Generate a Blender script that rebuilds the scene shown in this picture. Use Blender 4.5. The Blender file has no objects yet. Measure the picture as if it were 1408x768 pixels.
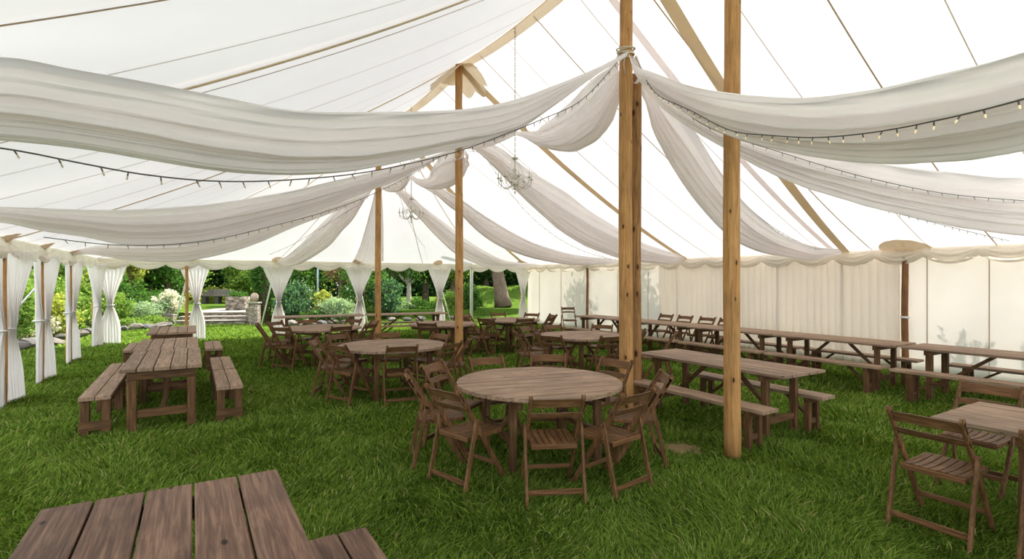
import bpy, bmesh, math, random
import numpy as np
from mathutils import Vector, Matrix
PI = math.pi
rnd = random.Random(7)
scene = bpy.context.scene
col = scene.collection
F, CX, CY, H = 722.0, 704.0, 384.0, 1.75
# ---------------------------------------------------------------- tent frame of axes
UX, UY = -0.520, 0.854
_n = math.hypot(UX, UY); UX /= _n; UY /= _n
VX, VY = UY, -UX
OX, OY = 1.43, 6.6
def W(s, v, z=0.0): return Vector((OX + UX*s + VX*v, OY + UY*s + VY*v, z))
def SV(x, y): return ((x-OX)*UX + (y-OY)*UY, (x-OX)*VX + (y-OY)*VY)
ANG_U = math.atan2(UY, UX); ANG_V = math.atan2(VY, VX)
def kx(px): return (px-CX)/F
def zat(py, Y): return H + (CY-py)/F*Y
def isect(px, P0, P1):
    k = kx(px)
    dx, dy = P1[0]-P0[0], P1[1]-P0[1]
    a = (k*P0[1]-P0[0])/(dx-k*dy)
    return P0[1]+a*dy
# ---------------------------------------------------------------- materials
def newmat(name):
    m = bpy.data.materials.new(name); m.use_nodes = True
    nt = m.node_tree; nt.nodes.clear()
    return m, nt, nt.nodes, nt.links
def out(nt, sh):
    o = nt.nodes.new('ShaderNodeOutputMaterial'); nt.links.new(sh, o.inputs['Surface'])
def ramp(nt, fac, stops):
    r = nt.nodes.new('ShaderNodeValToRGB'); nt.links.new(fac, r.inputs['Fac'])
    e = r.color_ramp.elements
    while len(e) < len(stops): e.new(0.5)
    for i, (p, c) in enumerate(stops):
        e[i].position = p; e[i].color = (*c, 1)
    return r.outputs['Color']
def mixc(nt, fac, a, b, mode='MIX'):
    m = nt.nodes.new('ShaderNodeMix'); m.data_type = 'RGBA'; m.blend_type = mode
    for key, val in ((0, fac), (6, a), (7, b)):
        if hasattr(val, 'links'): nt.links.new(val, m.inputs[key])
        else: m.inputs[key].default_value = val if key == 0 else (*val, 1)
    return m.outputs[2]
def mathn(nt, op, a, b=None):
    m = nt.nodes.new('ShaderNodeMath'); m.operation = op
    for i, val in enumerate((a, b)):
        if val is None: continue
        if hasattr(val, 'links'): nt.links.new(val, m.inputs[i])
        else: m.inputs[i].default_value = val
    return m.outputs[0]
def noise(nt, vec, scale, detail=4, rough=0.6, dist=0.0):
    n = nt.nodes.new('ShaderNodeTexNoise'); n.inputs['Scale'].default_value = scale
    n.inputs['Detail'].default_value = detail; n.inputs['Roughness'].default_value = rough
    n.inputs['Distortion'].default_value = dist
    if vec is not None: nt.links.new(vec, n.inputs['Vector'])
    return n.outputs['Fac']
def wood(name, stops, axis, rough=0.6, var=0.35, knots=0.0, grain=1.0):
    m, nt, N, L = newmat(name)
    tc = N.new('ShaderNodeTexCoord')
    geo = N.new('ShaderNodeNewGeometry'); oi = N.new('ShaderNodeObjectInfo')
    add = N.new('ShaderNodeVectorMath'); add.operation = 'ADD'
    sc = N.new('ShaderNodeVectorMath'); sc.operation = 'SCALE'
    comb = N.new('ShaderNodeCombineXYZ')
    for i in range(3): L.new(geo.outputs['Random Per Island'], comb.inputs[i])
    L.new(comb.outputs[0], sc.inputs[0]); sc.inputs['Scale'].default_value = 7.3
    L.new(tc.outputs['Object'], add.inputs[0]); L.new(sc.outputs[0], add.inputs[1])
    mp = N.new('ShaderNodeMapping'); L.new(add.outputs[0], mp.inputs['Vector'])
    s = [14.0, 14.0, 14.0]; s[axis] = 1.0
    mp.inputs['Scale'].default_value = s
    g = noise(nt, mp.outputs[0], 2.2*grain, 6, 0.7, 0.8)
    mp2 = N.new('ShaderNodeMapping'); L.new(add.outputs[0], mp2.inputs['Vector'])
    s2 = [60.0, 60.0, 60.0]; s2[axis] = 2.0
    mp2.inputs['Scale'].default_value = s2
    g2 = noise(nt, mp2.outputs[0], 1.5, 3, 0.6)
    blot = noise(nt, add.outputs[0], 3.0, 3, 0.5)
    f = mathn(nt, 'ADD', mathn(nt, 'MULTIPLY', g, 0.62), mathn(nt, 'MULTIPLY', g2, 0.38))
    c = ramp(nt, f, stops)
    c = mixc(nt, 0.55, c, ramp(nt, blot, [(0.3, (0.62, 0.62, 0.62)), (0.7, (1.25, 1.22, 1.18))]), 'MULTIPLY')
    rsum = mathn(nt, 'ADD', mathn(nt, 'MULTIPLY', geo.outputs['Random Per Island'], 0.6), mathn(nt, 'MULTIPLY', oi.outputs['Random'], 0.4))
    lo, hi = 1-var, 1+var
    c = mixc(nt, 1.0, c, ramp(nt, rsum, [(0.1, (lo, lo, lo)), (0.9, (hi, hi*0.99, hi*0.97))]), 'MULTIPLY')
    if knots > 0:
        mk = N.new('ShaderNodeMapping'); L.new(add.outputs[0], mk.inputs['Vector'])
        s3 = [9.0, 9.0, 9.0]; s3[axis] = 4.2
        mk.inputs['Scale'].default_value = s3
        vo = N.new('ShaderNodeTexVoronoi'); L.new(mk.outputs[0], vo.inputs['Vector']); vo.inputs['Scale'].default_value = 1.0
        k = ramp(nt, vo.outputs['Distance'], [(knots*0.6, (0.16, 0.12, 0.10)), (knots, (1, 1, 1))])
        c = mixc(nt, 1.0, c, k, 'MULTIPLY')
    b = N.new('ShaderNodeBsdfPrincipled'); L.new(c, b.inputs['Base Color']); b.inputs['Roughness'].default_value = rough
    b.inputs['Specular IOR Level'].default_value = 0.16
    bp = N.new('ShaderNodeBump'); bp.inputs['Strength'].default_value = 0.35; bp.inputs['Distance'].default_value = 0.006
    L.new(f, bp.inputs['Height']); L.new(bp.outputs[0], b.inputs['Normal'])
    out(nt, b.outputs[0]); return m
def fabric(name, c, trans, tint=None, weave=900, blot=0.04, bump=0.15):
    m, nt, N, L = newmat(name)
    tc = N.new('ShaderNodeTexCoord')
    n = noise(nt, tc.outputs['Object'], 1.3, 4, 0.6)
    lo = tuple(x*(1-blot) for x in c)
    cc = ramp(nt, n, [(0.35, lo), (0.65, c)])
    d = N.new('ShaderNodeBsdfDiffuse'); t = N.new('ShaderNodeBsdfTranslucent')
    L.new(cc, d.inputs['Color'])
    if tint: L.new(mixc(nt, 1.0, cc, tint, 'MULTIPLY'), t.inputs['Color'])
    else: L.new(cc, t.inputs['Color'])
    fine = noise(nt, tc.outputs['Object'], 28, 3, 0.7)
    bp = N.new('ShaderNodeBump'); bp.inputs['Strength'].default_value = bump; bp.inputs['Distance'].default_value = 0.01
    L.new(fine, bp.inputs['Height']); L.new(bp.outputs[0], d.inputs['Normal'])
    mx = N.new('ShaderNodeMixShader'); mx.inputs[0].default_value = trans
    L.new(d.outputs[0], mx.inputs[1]); L.new(t.outputs[0], mx.inputs[2])
    out(nt, mx.outputs[0]); return m
def plain(name, c, rough=0.6, metal=0.0, emit=None, es=0.0):
    m, nt, N, L = newmat(name)
    b = N.new('ShaderNodeBsdfPrincipled')
    tc = N.new('ShaderNodeTexCoord'); n = noise(nt, tc.outputs['Object'], 9.0, 4)
    L.new(ramp(nt, n, [(0.3, tuple(x*0.82 for x in c)), (0.7, c)]), b.inputs['Base Color'])
    b.inputs['Roughness'].default_value = rough; b.inputs['Metallic'].default_value = metal
    if emit:
        b.inputs['Emission Color'].default_value = (*emit, 1); b.inputs['Emission Strength'].default_value = es
    out(nt, b.outputs[0]); return m
def leafm(name, a, b, trans=0.45, gloss=0.0):
    m, nt, N, L = newmat(name)
    geo = N.new('ShaderNodeNewGeometry')
    tc = N.new('ShaderNodeTexCoord')
    n = noise(nt, tc.outputs['Object'], 1.6, 3)
    f = mathn(nt, 'ADD', mathn(nt, 'MULTIPLY', geo.outputs['Random Per Island'], 0.65), mathn(nt, 'MULTIPLY', n, 0.35))
    c = ramp(nt, f, [(0.1, a), (0.85, b)])
    d = N.new('ShaderNodeBsdfDiffuse'); t = N.new('ShaderNodeBsdfTranslucent')
    L.new(c, d.inputs['Color']); L.new(mixc(nt, 1.0, c, (1.1, 1.15, 0.6), 'MULTIPLY'), t.inputs['Color'])
    mx = N.new('ShaderNodeMixShader'); mx.inputs[0].default_value = trans
    L.new(d.outputs[0], mx.inputs[1]); L.new(t.outputs[0], mx.inputs[2])
    out(nt, mx.outputs[0]); return m
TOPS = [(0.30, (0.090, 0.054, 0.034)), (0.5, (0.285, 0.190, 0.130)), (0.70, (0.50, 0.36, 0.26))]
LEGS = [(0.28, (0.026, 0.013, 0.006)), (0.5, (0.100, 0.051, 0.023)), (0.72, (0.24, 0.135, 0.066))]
NEAR = [(0.30, (0.040, 0.021, 0.015)), (0.5, (0.150, 0.084, 0.058)), (0.70, (0.33, 0.205, 0.14))]
CHAIR = [(0.28, (0.028, 0.013, 0.006)), (0.5, (0.125, 0.061, 0.026)), (0.72, (0.29, 0.16, 0.078))]
POLE = [(0.26, (0.13, 0.052, 0.016)), (0.48, (0.46, 0.235, 0.085)), (0.72, (0.70, 0.41, 0.175))]
M = {
 'top_x': wood('weathered_table_wood', TOPS, 0, 0.62, 0.18, 0.10),
 'near_x': wood('stained_board_wood', NEAR, 0, 0.5, 0.2, 0.13, 0.8),
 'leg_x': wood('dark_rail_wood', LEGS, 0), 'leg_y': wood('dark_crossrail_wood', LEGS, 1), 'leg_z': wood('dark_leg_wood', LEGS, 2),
 'ch_x': wood('chair_slat_wood', CHAIR, 0, 0.5, 0.25), 'ch_y': wood('chair_seat_wood', CHAIR, 1, 0.5, 0.25), 'ch_z': wood('chair_leg_wood', CHAIR, 2, 0.5, 0.25),
 'pole': wood('pine_pole_wood', POLE, 2, 0.6, 0.10, 0.15),
 'pole_rough': wood('rough_pine_pole_wood', [(0.25, (0.06, 0.03, 0.012)), (0.5, (0.30, 0.155, 0.06)), (0.75, (0.55, 0.33, 0.14))], 2, 0.7, 0.1, 0.26),
 'pole_side': wood('dark_pine_pole_wood', [(0.25, (0.10, 0.045, 0.02)), (0.5, (0.24, 0.115, 0.05)), (0.75, (0.34, 0.19, 0.09))], 2, 0.6, 0.1, 0.12),
 'roof': fabric('roof_canvas', (0.93, 0.91, 0.925), 0.148, None, blot=0.02, bump=0.05),
 'wall': fabric('wall_canvas', (0.93, 0.895, 0.85), 0.30, None, blot=0.03, bump=0.05),
 'drape': fabric('white_voile', (0.975, 0.925, 0.912), 0.56, None, blot=0.03),
 'lining': fabric('cream_lining', (0.965, 0.93, 0.885), 0.60, None, blot=0.03),
 'valance': fabric('ivory_valance', (0.95, 0.90, 0.82), 0.5, None, blot=0.04),
 'curtain': fabric('white_curtain', (0.96, 0.93, 0.915), 0.58, None, blot=0.02),
 'tan': fabric('tan_reinforcing_canvas', (0.82, 0.71, 0.54), 0.5, None, blot=0.10),
 'tan_d': fabric('dark_tan_canvas', (0.70, 0.57, 0.40), 0.4, None, blot=0.15),
 'seam': fabric('seam_tape', (0.50, 0.38, 0.27), 0.3, None),
 'seam_l': fabric('pale_seam_tape', (0.66, 0.57, 0.47), 0.4, None),
 'rope': plain('rope_fibre', (0.62, 0.53, 0.40), 0.9),
 'strap': plain('white_strap', (0.80, 0.79, 0.76), 0.8),
 'wire': plain('dark_wire', (0.10, 0.085, 0.07), 0.6),
 'bulb': plain('warm_bulb', (0.8, 0.65, 0.45), 0.3, 0, (1.0, 0.70, 0.36), 0.55),
 'bulb_off': plain('unlit_bulb', (0.55, 0.45, 0.34), 0.3),
 'chrome': plain('pale_metal', (0.66, 0.60, 0.50), 0.3, 0.35),
 'chain': plain('chain_metal', (0.38, 0.34, 0.28), 0.4, 0.8),
 'candle': plain('candle_wax', (0.82, 0.78, 0.68), 0.5),
 'crystal': plain('glass_bead', (0.86, 0.84, 0.80), 0.08, 0.1),
 'stone': plain('grey_buff_stone', (0.15, 0.128, 0.105), 0.9),
 'stone_l': plain('pale_stone', (0.24, 0.21, 0.175), 0.9),
 'stone_d': plain('dark_stone', (0.10, 0.09, 0.08), 0.9),
 'terra': plain('weathered_terracotta', (0.36, 0.27, 0.21), 0.9),
 'bark': wood('bark', [(0.25, (0.05, 0.035, 0.025)), (0.5, (0.14, 0.10, 0.075)), (0.75, (0.30, 0.24, 0.19))], 2, 0.9, 0.1, 0, 1.4),
 'bark_l': wood('pale_bark', [(0.25, (0.22, 0.19, 0.15)), (0.5, (0.42, 0.38, 0.32)), (0.75, (0.6, 0.55, 0.48))], 2, 0.9, 0.1, 0, 1.4),
 'soil': plain('soil', (0.12, 0.085, 0.06), 1.0),
 'g_dark': leafm('dark_leaf', (0.012, 0.035, 0.012), (0.04, 0.095, 0.025)),
 'g_mid': leafm('mid_leaf', (0.035, 0.09, 0.02), (0.10, 0.20, 0.045)),
 'g_light': leafm('light_leaf', (0.09, 0.17, 0.035), (0.25, 0.36, 0.08)),
 'g_yellow': leafm('yellow_green_leaf', (0.20, 0.25, 0.04), (0.46, 0.46, 0.12)),
 'g_silver': leafm('silver_leaf', (0.16, 0.24, 0.14), (0.42, 0.52, 0.36)),
 'g_white': leafm('white_blossom', (0.42, 0.40, 0.30), (0.85, 0.80, 0.74), 0.3),
 'g_brown': leafm('copper_leaf', (0.14, 0.085, 0.045), (0.34, 0.24, 0.14)),
 'g_blue': leafm('blue_green_leaf', (0.03, 0.08, 0.04), (0.12, 0.22, 0.11)),
 'blade': leafm('grass_blade', (0.026, 0.070, 0.008), (0.25, 0.355, 0.060), 0.30),
 'blade_dry': leafm('dry_grass_blade', (0.22, 0.24, 0.07), (0.48, 0.44, 0.19), 0.3),
}
def lawn_mat():
    m, nt, N, L = newmat('lawn')
    tc = N.new('ShaderNodeTexCoord')
    n1 = noise(nt, tc.outputs['Object'], 0.9, 5, 0.65)
    n2 = noise(nt, tc.outputs['Object'], 26, 5, 0.75)
    c = ramp(nt, n2, [(0.3, (0.026, 0.055, 0.010)), (0.55, (0.080, 0.140, 0.024)), (0.75, (0.19, 0.26, 0.055))])
    c = mixc(nt, 1.0, c, ramp(nt, n1, [(0.35, (0.8, 0.85, 0.8)), (0.65, (1.25, 1.15, 1.0))]), 'MULTIPLY')
    # worn earth beside the right pole
    sub = N.new('ShaderNodeVectorMath'); sub.operation = 'DISTANCE'
    L.new(tc.outputs['Object'], sub.inputs[0]); sub.inputs[1].default_value = (1.75, 5.45, 0)
    d = mathn(nt, 'ADD', sub.outputs['Value'], mathn(nt, 'MULTIPLY', noise(nt, tc.outputs['Object'], 7, 4), 0.45))
    c = mixc(nt, ramp(nt, d, [(0.34, (1, 1, 1)), (0.48, (0, 0, 0))]), c, (0.27, 0.20, 0.10))
    b = N.new('ShaderNodeBsdfDiffuse'); L.new(c, b.inputs['Color'])
    bp = N.new('ShaderNodeBump'); bp.inputs['Strength'].default_value = 0.8; bp.inputs['Distance'].default_value = 0.05
    L.new(n2, bp.inputs['Height']); L.new(bp.outputs[0], b.inputs['Normal'])
    out(nt, b.outputs[0]); return m
M['lawn'] = lawn_mat()
def stonewall_mat():
    m, nt, N, L = newmat('stone_masonry')
    tc = N.new('ShaderNodeTexCoord')
    mp = N.new('ShaderNodeMapping'); L.new(tc.outputs['Object'], mp.inputs['Vector']); mp.inputs['Scale'].default_value = (4, 4, 9)
    vo = N.new('ShaderNodeTexVoronoi'); L.new(mp.outputs[0], vo.inputs['Vector']); vo.inputs['Scale'].default_value = 1
    ed = N.new('ShaderNodeTexVoronoi'); ed.feature = 'DISTANCE_TO_EDGE'; L.new(mp.outputs[0], ed.inputs['Vector']); ed.inputs['Scale'].default_value = 1
    bw = N.new('ShaderNodeRGBToBW'); L.new(vo.outputs['Color'], bw.inputs[0]); c = ramp(nt, bw.outputs[0], [(0.2, (0.16, 0.13, 0.10)), (0.8, (0.36, 0.31, 0.25))])
    c = mixc(nt, ramp(nt, ed.outputs['Distance'], [(0.03, (1, 1, 1)), (0.09, (0, 0, 0))]), c, (0.10, 0.085, 0.07))
    b = N.new('ShaderNodeBsdfDiffuse'); L.new(c, b.inputs['Color'])
    bp = N.new('ShaderNodeBump'); bp.inputs['Strength'].default_value = 0.7; bp.inputs['Distance'].default_value = 0.03
    L.new(ed.outputs['Distance'], bp.inputs['Height']); L.new(bp.outputs[0], b.inputs['Normal'])
    out(nt, b.outputs[0]); return m
M['masonry'] = stonewall_mat()
# ---------------------------------------------------------------- objects
def tag(o, label=None, cat=None, group=None, kind=None):
    if label: o['label'] = label
    if cat: o['category'] = cat
    if group: o['group'] = group
    if kind: o['kind'] = kind
    return o
def empty(name, loc, rz=0.0, **kw):
    o = bpy.data.objects.new(name, None); col.objects.link(o)
    o.location = loc; o.rotation_euler = (0, 0, rz); o.empty_display_size = 0.2
    return tag(o, **kw)
def copy_tree(o, parent=None):
    c = o.copy(); col.objects.link(c); c.parent = parent
    for ch in o.children: copy_tree(ch, c)
    return c
class MB:
    def __init__(self): self.v = []; self.f = []; self.smooth = False
    def add(self, vs, fs):
        b = len(self.v); self.v += [tuple(p) for p in vs]
        self.f += [tuple(b+i for i in f) for f in fs]; return self
    def box(self, c, s, rz=0.0):
        hx, hy, hz = s[0]/2, s[1]/2, s[2]/2
        R = Matrix.Rotation(rz, 3, 'Z')
        vs = [Vector(c) + R @ Vector((x*hx, y*hy, z*hz)) for x in (-1, 1) for y in (-1, 1) for z in (-1, 1)]
        return self.add(vs, [(0,1,3,2),(4,6,7,5),(0,4,5,1),(2,3,7,6),(0,2,6,4),(1,5,7,3)])
    def beam(self, p0, p1, w, h, up=(0, 0, 1)):
        p0, p1 = Vector(p0), Vector(p1); d = (p1-p0).normalized(); up = Vector(up)
        sx = d.cross(up)
        if sx.length < 1e-4: sx = d.cross(Vector((0, 1, 0)))
        sx.normalize(); sy = sx.cross(d).normalized()
        vs = [p + sx*(a*w/2) + sy*(b*h/2) for p in (p0, p1) for a in (-1, 1) for b in (-1, 1)]
        return self.add(vs, [(0,1,3,2),(4,6,7,5),(0,4,5,1),(2,3,7,6),(0,2,6,4),(1,5,7,3)])
    def tube(self, pts, r, n=8, cap=True):
        pts = [Vector(p) for p in pts]; m = len(pts)
        rs = r if isinstance(r, (list, tuple)) else [r]*m
        vs = []; pu = None
        for i, p in enumerate(pts):
            d = (pts[min(i+1, m-1)] - pts[max(i-1, 0)])
            d = d.normalized() if d.length > 1e-9 else Vector((0, 0, 1))
            if pu is None: pu = Vector((1, 0, 0)) if abs(d.x) < 0.8 else Vector((0, 1, 0))
            a = d.cross(pu).normalized(); b = a.cross(d).normalized(); pu = b
            for k in range(n):
                t = 2*PI*k/n; vs.append(p + a*(rs[i]*math.cos(t)) + b*(rs[i]*math.sin(t)))
        fs = [(i*n+k, i*n+(k+1) % n, (i+1)*n+(k+1) % n, (i+1)*n+k) for i in range(m-1) for k in range(n)]
        if cap: fs += [tuple(range(n)), tuple((m-1)*n+k for k in reversed(range(n)))]
        return self.add(vs, fs)
    def grid(self, P, nu, nv, closed=False):     # P row-major [nv][nu]
        fs = [(j*nu+i, j*nu+i+1, (j+1)*nu+i+1, (j+1)*nu+i) for j in range(nv-1) for i in range(nu-1)]
        return self.add(P, fs)
    def lathe(self, prof, n=16, c=(0, 0, 0)):
        vs = [(c[0]+r*math.cos(2*PI*k/n), c[1]+r*math.sin(2*PI*k/n), c[2]+z) for r, z in prof for k in range(n)]
        m = len(prof)
        fs = [(i*n+k, i*n+(k+1) % n, (i+1)*n+(k+1) % n, (i+1)*n+k) for i in range(m-1) for k in range(n)]
        fs += [tuple(reversed(range(n))), tuple((m-1)*n+k for k in range(n))]
        return self.add(vs, fs)
    def build(self, name, mat, parent=None, smooth=False, bevel=0.0, solid=0.0, loc=None, **kw):
        me = bpy.data.meshes.new(name)
        me.from_pydata(self.v, [], self.f)
        bm = bmesh.new(); bm.from_mesh(me)
        if bevel > 0:
            bmesh.ops.bevel(bm, geom=[e for e in bm.edges if len(e.link_faces) == 2 and e.calc_face_angle(0) > 0.6], offset=bevel, segments=1, affect='EDGES', clamp_overlap=True)
        bmesh.ops.recalc_face_normals(bm, faces=bm.faces)
        bm.to_mesh(me); bm.free()
        if smooth: me.polygons.foreach_set('use_smooth', [True]*len(me.polygons))
        me.materials.append(mat); me.update()
        o = bpy.data.objects.new(name, me); col.objects.link(o); o.parent = parent
        if solid > 0:
            md = o.modifiers.new('thickness', 'SOLIDIFY'); md.thickness = solid; md.offset = 0
        return tag(o, **kw)
def np_mesh(name, verts, loops, sizes, mat, parent=None, **kw):
    me = bpy.data.meshes.new(name)
    me.vertices.add(len(verts)); me.vertices.foreach_set('co', verts.astype(np.float32).ravel())
    me.loops.add(len(loops)); me.loops.foreach_set('vertex_index', loops.astype(np.int32))
    me.polygons.add(len(sizes)); st = np.concatenate(([0], np.cumsum(sizes)[:-1])).astype(np.int32)
    me.polygons.foreach_set('loop_start', st)
    me.update(calc_edges=True); me.materials.append(mat)
    o = bpy.data.objects.new(name, me); col.objects.link(o); o.parent = parent
    return tag(o, **kw)
def catmull(P, n):
    P = [Vector(p) for p in P]; P = [P[0]*2-P[1]] + P + [P[-1]*2-P[-2]]
    L = [0]
    for i in range(1, len(P)): L.append(L[-1] + max(1e-4, (Vector(P[i][:3])-Vector(P[i-1][:3])).length))
    a, b = L[1], L[-2]; res = []
    for k in range(n):
        t = a + (b-a)*k/(n-1); i = 1
        while i < len(P)-3 and L[i+1] < t: i += 1
        u = (t-L[i])/(L[i+1]-L[i])
        p0, p1, p2, p3 = P[i-1], P[i], P[i+1], P[i+2]
        m1 = (p2-p0)*((L[i+1]-L[i])/(L[i+1]-L[i-1])); m2 = (p3-p1)*((L[i+1]-L[i])/(L[i+2]-L[i]))
        res.append(p1*(2*u**3-3*u*u+1) + m1*(u**3-2*u*u+u) + p2*(-2*u**3+3*u*u) + m2*(u**3-u*u))
    return res
def lp(a, b, t): return a+(b-a)*t
# ================================================================= THE TENT
V0 = 6.9; S0, S1 = -8.6, 12.9; SP = [-5.25, 0.0, 4.85, 9.05]; EZ = 2.32
def ridge_z(s):
    if s >= SP[-1]: return 6.2
    for a, b in zip([-10.1]+SP, SP):
        if a <= s <= b:
            t = (s-a)/(b-a); return 6.2 - 0.16*4*t*(1-t)
    return 6.2
def roofz(s, v):
    lam = abs(v)/V0
    if s > SP[-1]: lam = max(lam, (s-SP[-1])/(S1-SP[-1]))
    lam = min(lam, 1.0)
    zr = ridge_z(min(s, SP[-1]))
    return zr - (zr-EZ)*(lam + 0.30*lam*(1-lam))
# roof canvas: long grid in s and v
NS, NV = 140, 70
rf = MB()
# rows follow the hip so that its creases are sharp
def roof_grid():
    P = []; ss = [lp(S0, SP[-1], i/99) for i in range(100)]
    vs = [lp(-V0, V0, j/70) for j in range(71)]
    for s in ss:
        for v in vs: P.append(W(s, v, roofz(s, v)))
    rf.grid(P, 71, 100)
    # hip end: fan between the last mast and the end eave
    path = [(SP[-1], -V0)] 
    peak = (SP[-1], 0.0)
    for (a, b) in (((SP[-1], -V0), (S1, -V0)), ((S1, -V0), (S1, V0)), ((S1, V0), (SP[-1], V0))):
        Q = []
        for j in range(31):
            t = j/30; e = (lp(a[0], b[0], t), lp(a[1], b[1], t))
            for i in range(31):
                q = i/30; s = lp(peak[0], e[0], q); v = lp(peak[1], e[1], q)
                Q.append(W(s, v, 6.2-(6.2-EZ)*(q+0.30*q*(1-q))))
        rf.grid(Q, 31, 31)
roof_grid()
def hipz(s, v):
    # same fan function as the mesh
    ds, dv = (s-SP[-1])/(S1-SP[-1]), abs(v)/V0
    q = min(1.0, max(ds, dv)); return 6.2-(6.2-EZ)*(q+0.30*q*(1-q))
def rz_(s, v): return roofz(s, v) if s <= SP[-1] else hipz(s, v)
ceiling = rf.build('ceiling', M['roof'], smooth=False, kind='structure')
def ribbon(mb, pts, w0, w1=None, drop=0.03, n=24):
    w1 = w0 if w1 is None else w1
    P = []
    for i in range(n+1):
        t = i/n; s = lp(pts[0][0], pts[1][0], t); v = lp(pts[0][1], pts[1][1], t)
        ds, dv = pts[1][0]-pts[0][0], pts[1][1]-pts[0][1]; L = math.hypot(ds, dv); nx, ny = -dv/L, ds/L
        w = lp(w0, w1, t)/2
        for a in (-1, 1):
            ps, pv = s+nx*w*a, v+ny*w*a
            P.append(W(ps, pv, rz_(ps, pv)-drop))
    mb.grid(P, 2, n+1)
seams = MB(); seams2 = MB(); i = 0
s = -8.2
while s < SP[-1]-0.2:
    if min(abs(s-p) for p in SP) > 0.25:
        for sg in (-1, 1):
            ribbon(seams if i % 2 else seams2, [(s, 0.04*sg), (s, sg*(V0-0.03))], 0.022 if i % 2 else 0.015)
    s += 0.94; i += 1
for t in (-0.7, -0.35, 0.0, 0.35, 0.7):
    ribbon(seams2, [(SP[-1], 0.001), (S1-0.03, t*V0)], 0.022)
for sg in (-1, 1):
    ribbon(seams2, [(SP[-1], 0.001), (SP[-1]+2.2, sg*(V0-0.03))], 0.016)
seams.build('seam_tape', M['seam'], ceiling); seams2.build('pale_seam_tape', M['seam_l'], ceiling)
for (p0, p1, w) in (((0, 0.05), (0.75, V0-.05), .20), ((4.85, 0.05), (4.85, V0-.05), .20), ((9.05, 0.05), (12.8, 6.8), .18),
                    ((0, -0.05), (0, -V0+.05), .05), ((4.85, -0.05), (4.95, -V0+.05), .05), ((9.05, -0.05), (12.8, -6.8), .06), ((-5.25, 0.05), (-5.25, V0-.05), .2)):
    r_ = MB(); ribbon(r_, [p0, p1], w, w*0.75, 0.05, 30); r_.build('reinforcing_band', M['tan'], ceiling, solid=0.01)
r_ = MB(); ribbon(r_, [(0.75, 0.3), (0.95, V0-.05)], 0.12, 0.1, 0.05, 30); r_.build('pale_band', M['drape'], ceiling, solid=0.01)
rt = MB()
for sg in (-1, 1): ribbon(rt, [(S0+.1, sg*0.06), (SP[-1], sg*0.06)], 0.12, 0.12, 0.035, 90)
rt.build('ridge_tape', M['tan'], ceiling)
# scalloped canvas caps round each mast top
for sp in SP:
    c = MB(); P = []
    for j in range(9):
        for k in range(65):
            th = 2*PI*k/64; r = (j/8)*(0.50+0.09*abs(math.cos(4*th)))+0.02
            ds, dv = r*math.cos(th), r*math.sin(th)
            P.append(W(sp+ds, dv, rz_(sp+ds, dv)-0.04-0.09*(j/8)*(1+0.5*math.cos(8*th))))
    c.grid(P, 65, 9); c.build('mast_cap', M['tan'], ceiling, smooth=True)
# eave rosettes
def rosette(s, v, inn, R):
    c = MB(); P = []
    for j in range(7):
        for k in range(49):
            th = -PI/2+PI*k/48; r = (j/6)*R
            a, b = r*math.cos(th), r*math.sin(th)
            ss_, vv_ = s+inn[0]*a+(-inn[1])*b, v+inn[1]*a+inn[0]*b
            P.append(W(ss_, vv_, rz_(ss_, vv_)-0.02-0.06*(1.1-j/6)*(1-abs(2*((k/8) % 1)-1))-0.05*(1-j/6)))
    c.grid(P, 49, 7); c.build('eave_rosette', M['tan_d'], ceiling)
ends_t = [2.21, 4.52, 6.99, 9.88, 13.55]
LEFT_S = [-1.87, 1.6, 4.85, 6.95, 9.4]
for s_ in LEFT_S: rosette(s_, -V0+.02, (0, 1), 0.20)
for t in ends_t[:-1]: rosette(S1-.02, -V0+t, (-1, 0), 0.19)
rosette(S1-.15, V0-.3, (-1, 0), 0.3)
for s_ in (-0.3, 9.0): rosette(s_, V0-.02, (0, -1), 0.44)
# scalloped valances
def valance(name, a, b, inn, seed, mess=0.0, **kw):
    L = math.hypot(b[0]-a[0], b[1]-a[1]); n = int(L/0.04); R = random.Random(seed)
    P = []; m = 12
    for j in range(m+1):
        q = j/m
        for i in range(n+1):
            t = i/n; d = t*L; s = lp(a[0], b[0], t); v = lp(a[1], b[1], t)
            ph = (d/0.8) % 1; sw = math.sin(PI*ph)
            depth = 0.16+0.14*sw**0.8
            z = EZ+0.01 - depth*q
            # festoon folds follow the scallop
            f = 0.034*abs(math.sin(PI*(3.3*q/(0.55+0.45*sw))))*(0.35+sw) * min(1, q*4)
            f += 0.025*math.exp(-((min(ph, 1-ph))/0.07)**2)
            f += mess*(math.sin(d*23+q*5+seed)+math.sin(d*41-q*9))*0.5*q
            o = 0.02+abs(f)+0.035*math.sin(PI*q)
            P.append(W(s+inn[0]*o, v+inn[1]*o, z))
    mb = MB(); mb.grid(P, n+1, m+1)
    return mb.build(name, M['valance'], smooth=True, solid=0.004, **kw)
valance('valance', (S0, V0-.075), (S1, V0-.075), (0, -1), 3, 0, label='long ivory scalloped valance along the eave above the closed right wall', cat='valance', group='scalloped valances at the eaves')
valance('valance', (S1-.02, -V0), (S1-.02, V0), (-1, 0), 5, 0.008, label='ivory scalloped valance across the open far end of the tent', cat='valance', group='scalloped valances at the eaves')
valance('valance', (-3.0, -V0+.02), (S1, -V0+.02), (0, 1), 8, 0.05, label='bunched ivory valance along the open left side of the tent', cat='valance', group='scalloped valances at the eaves')
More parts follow.
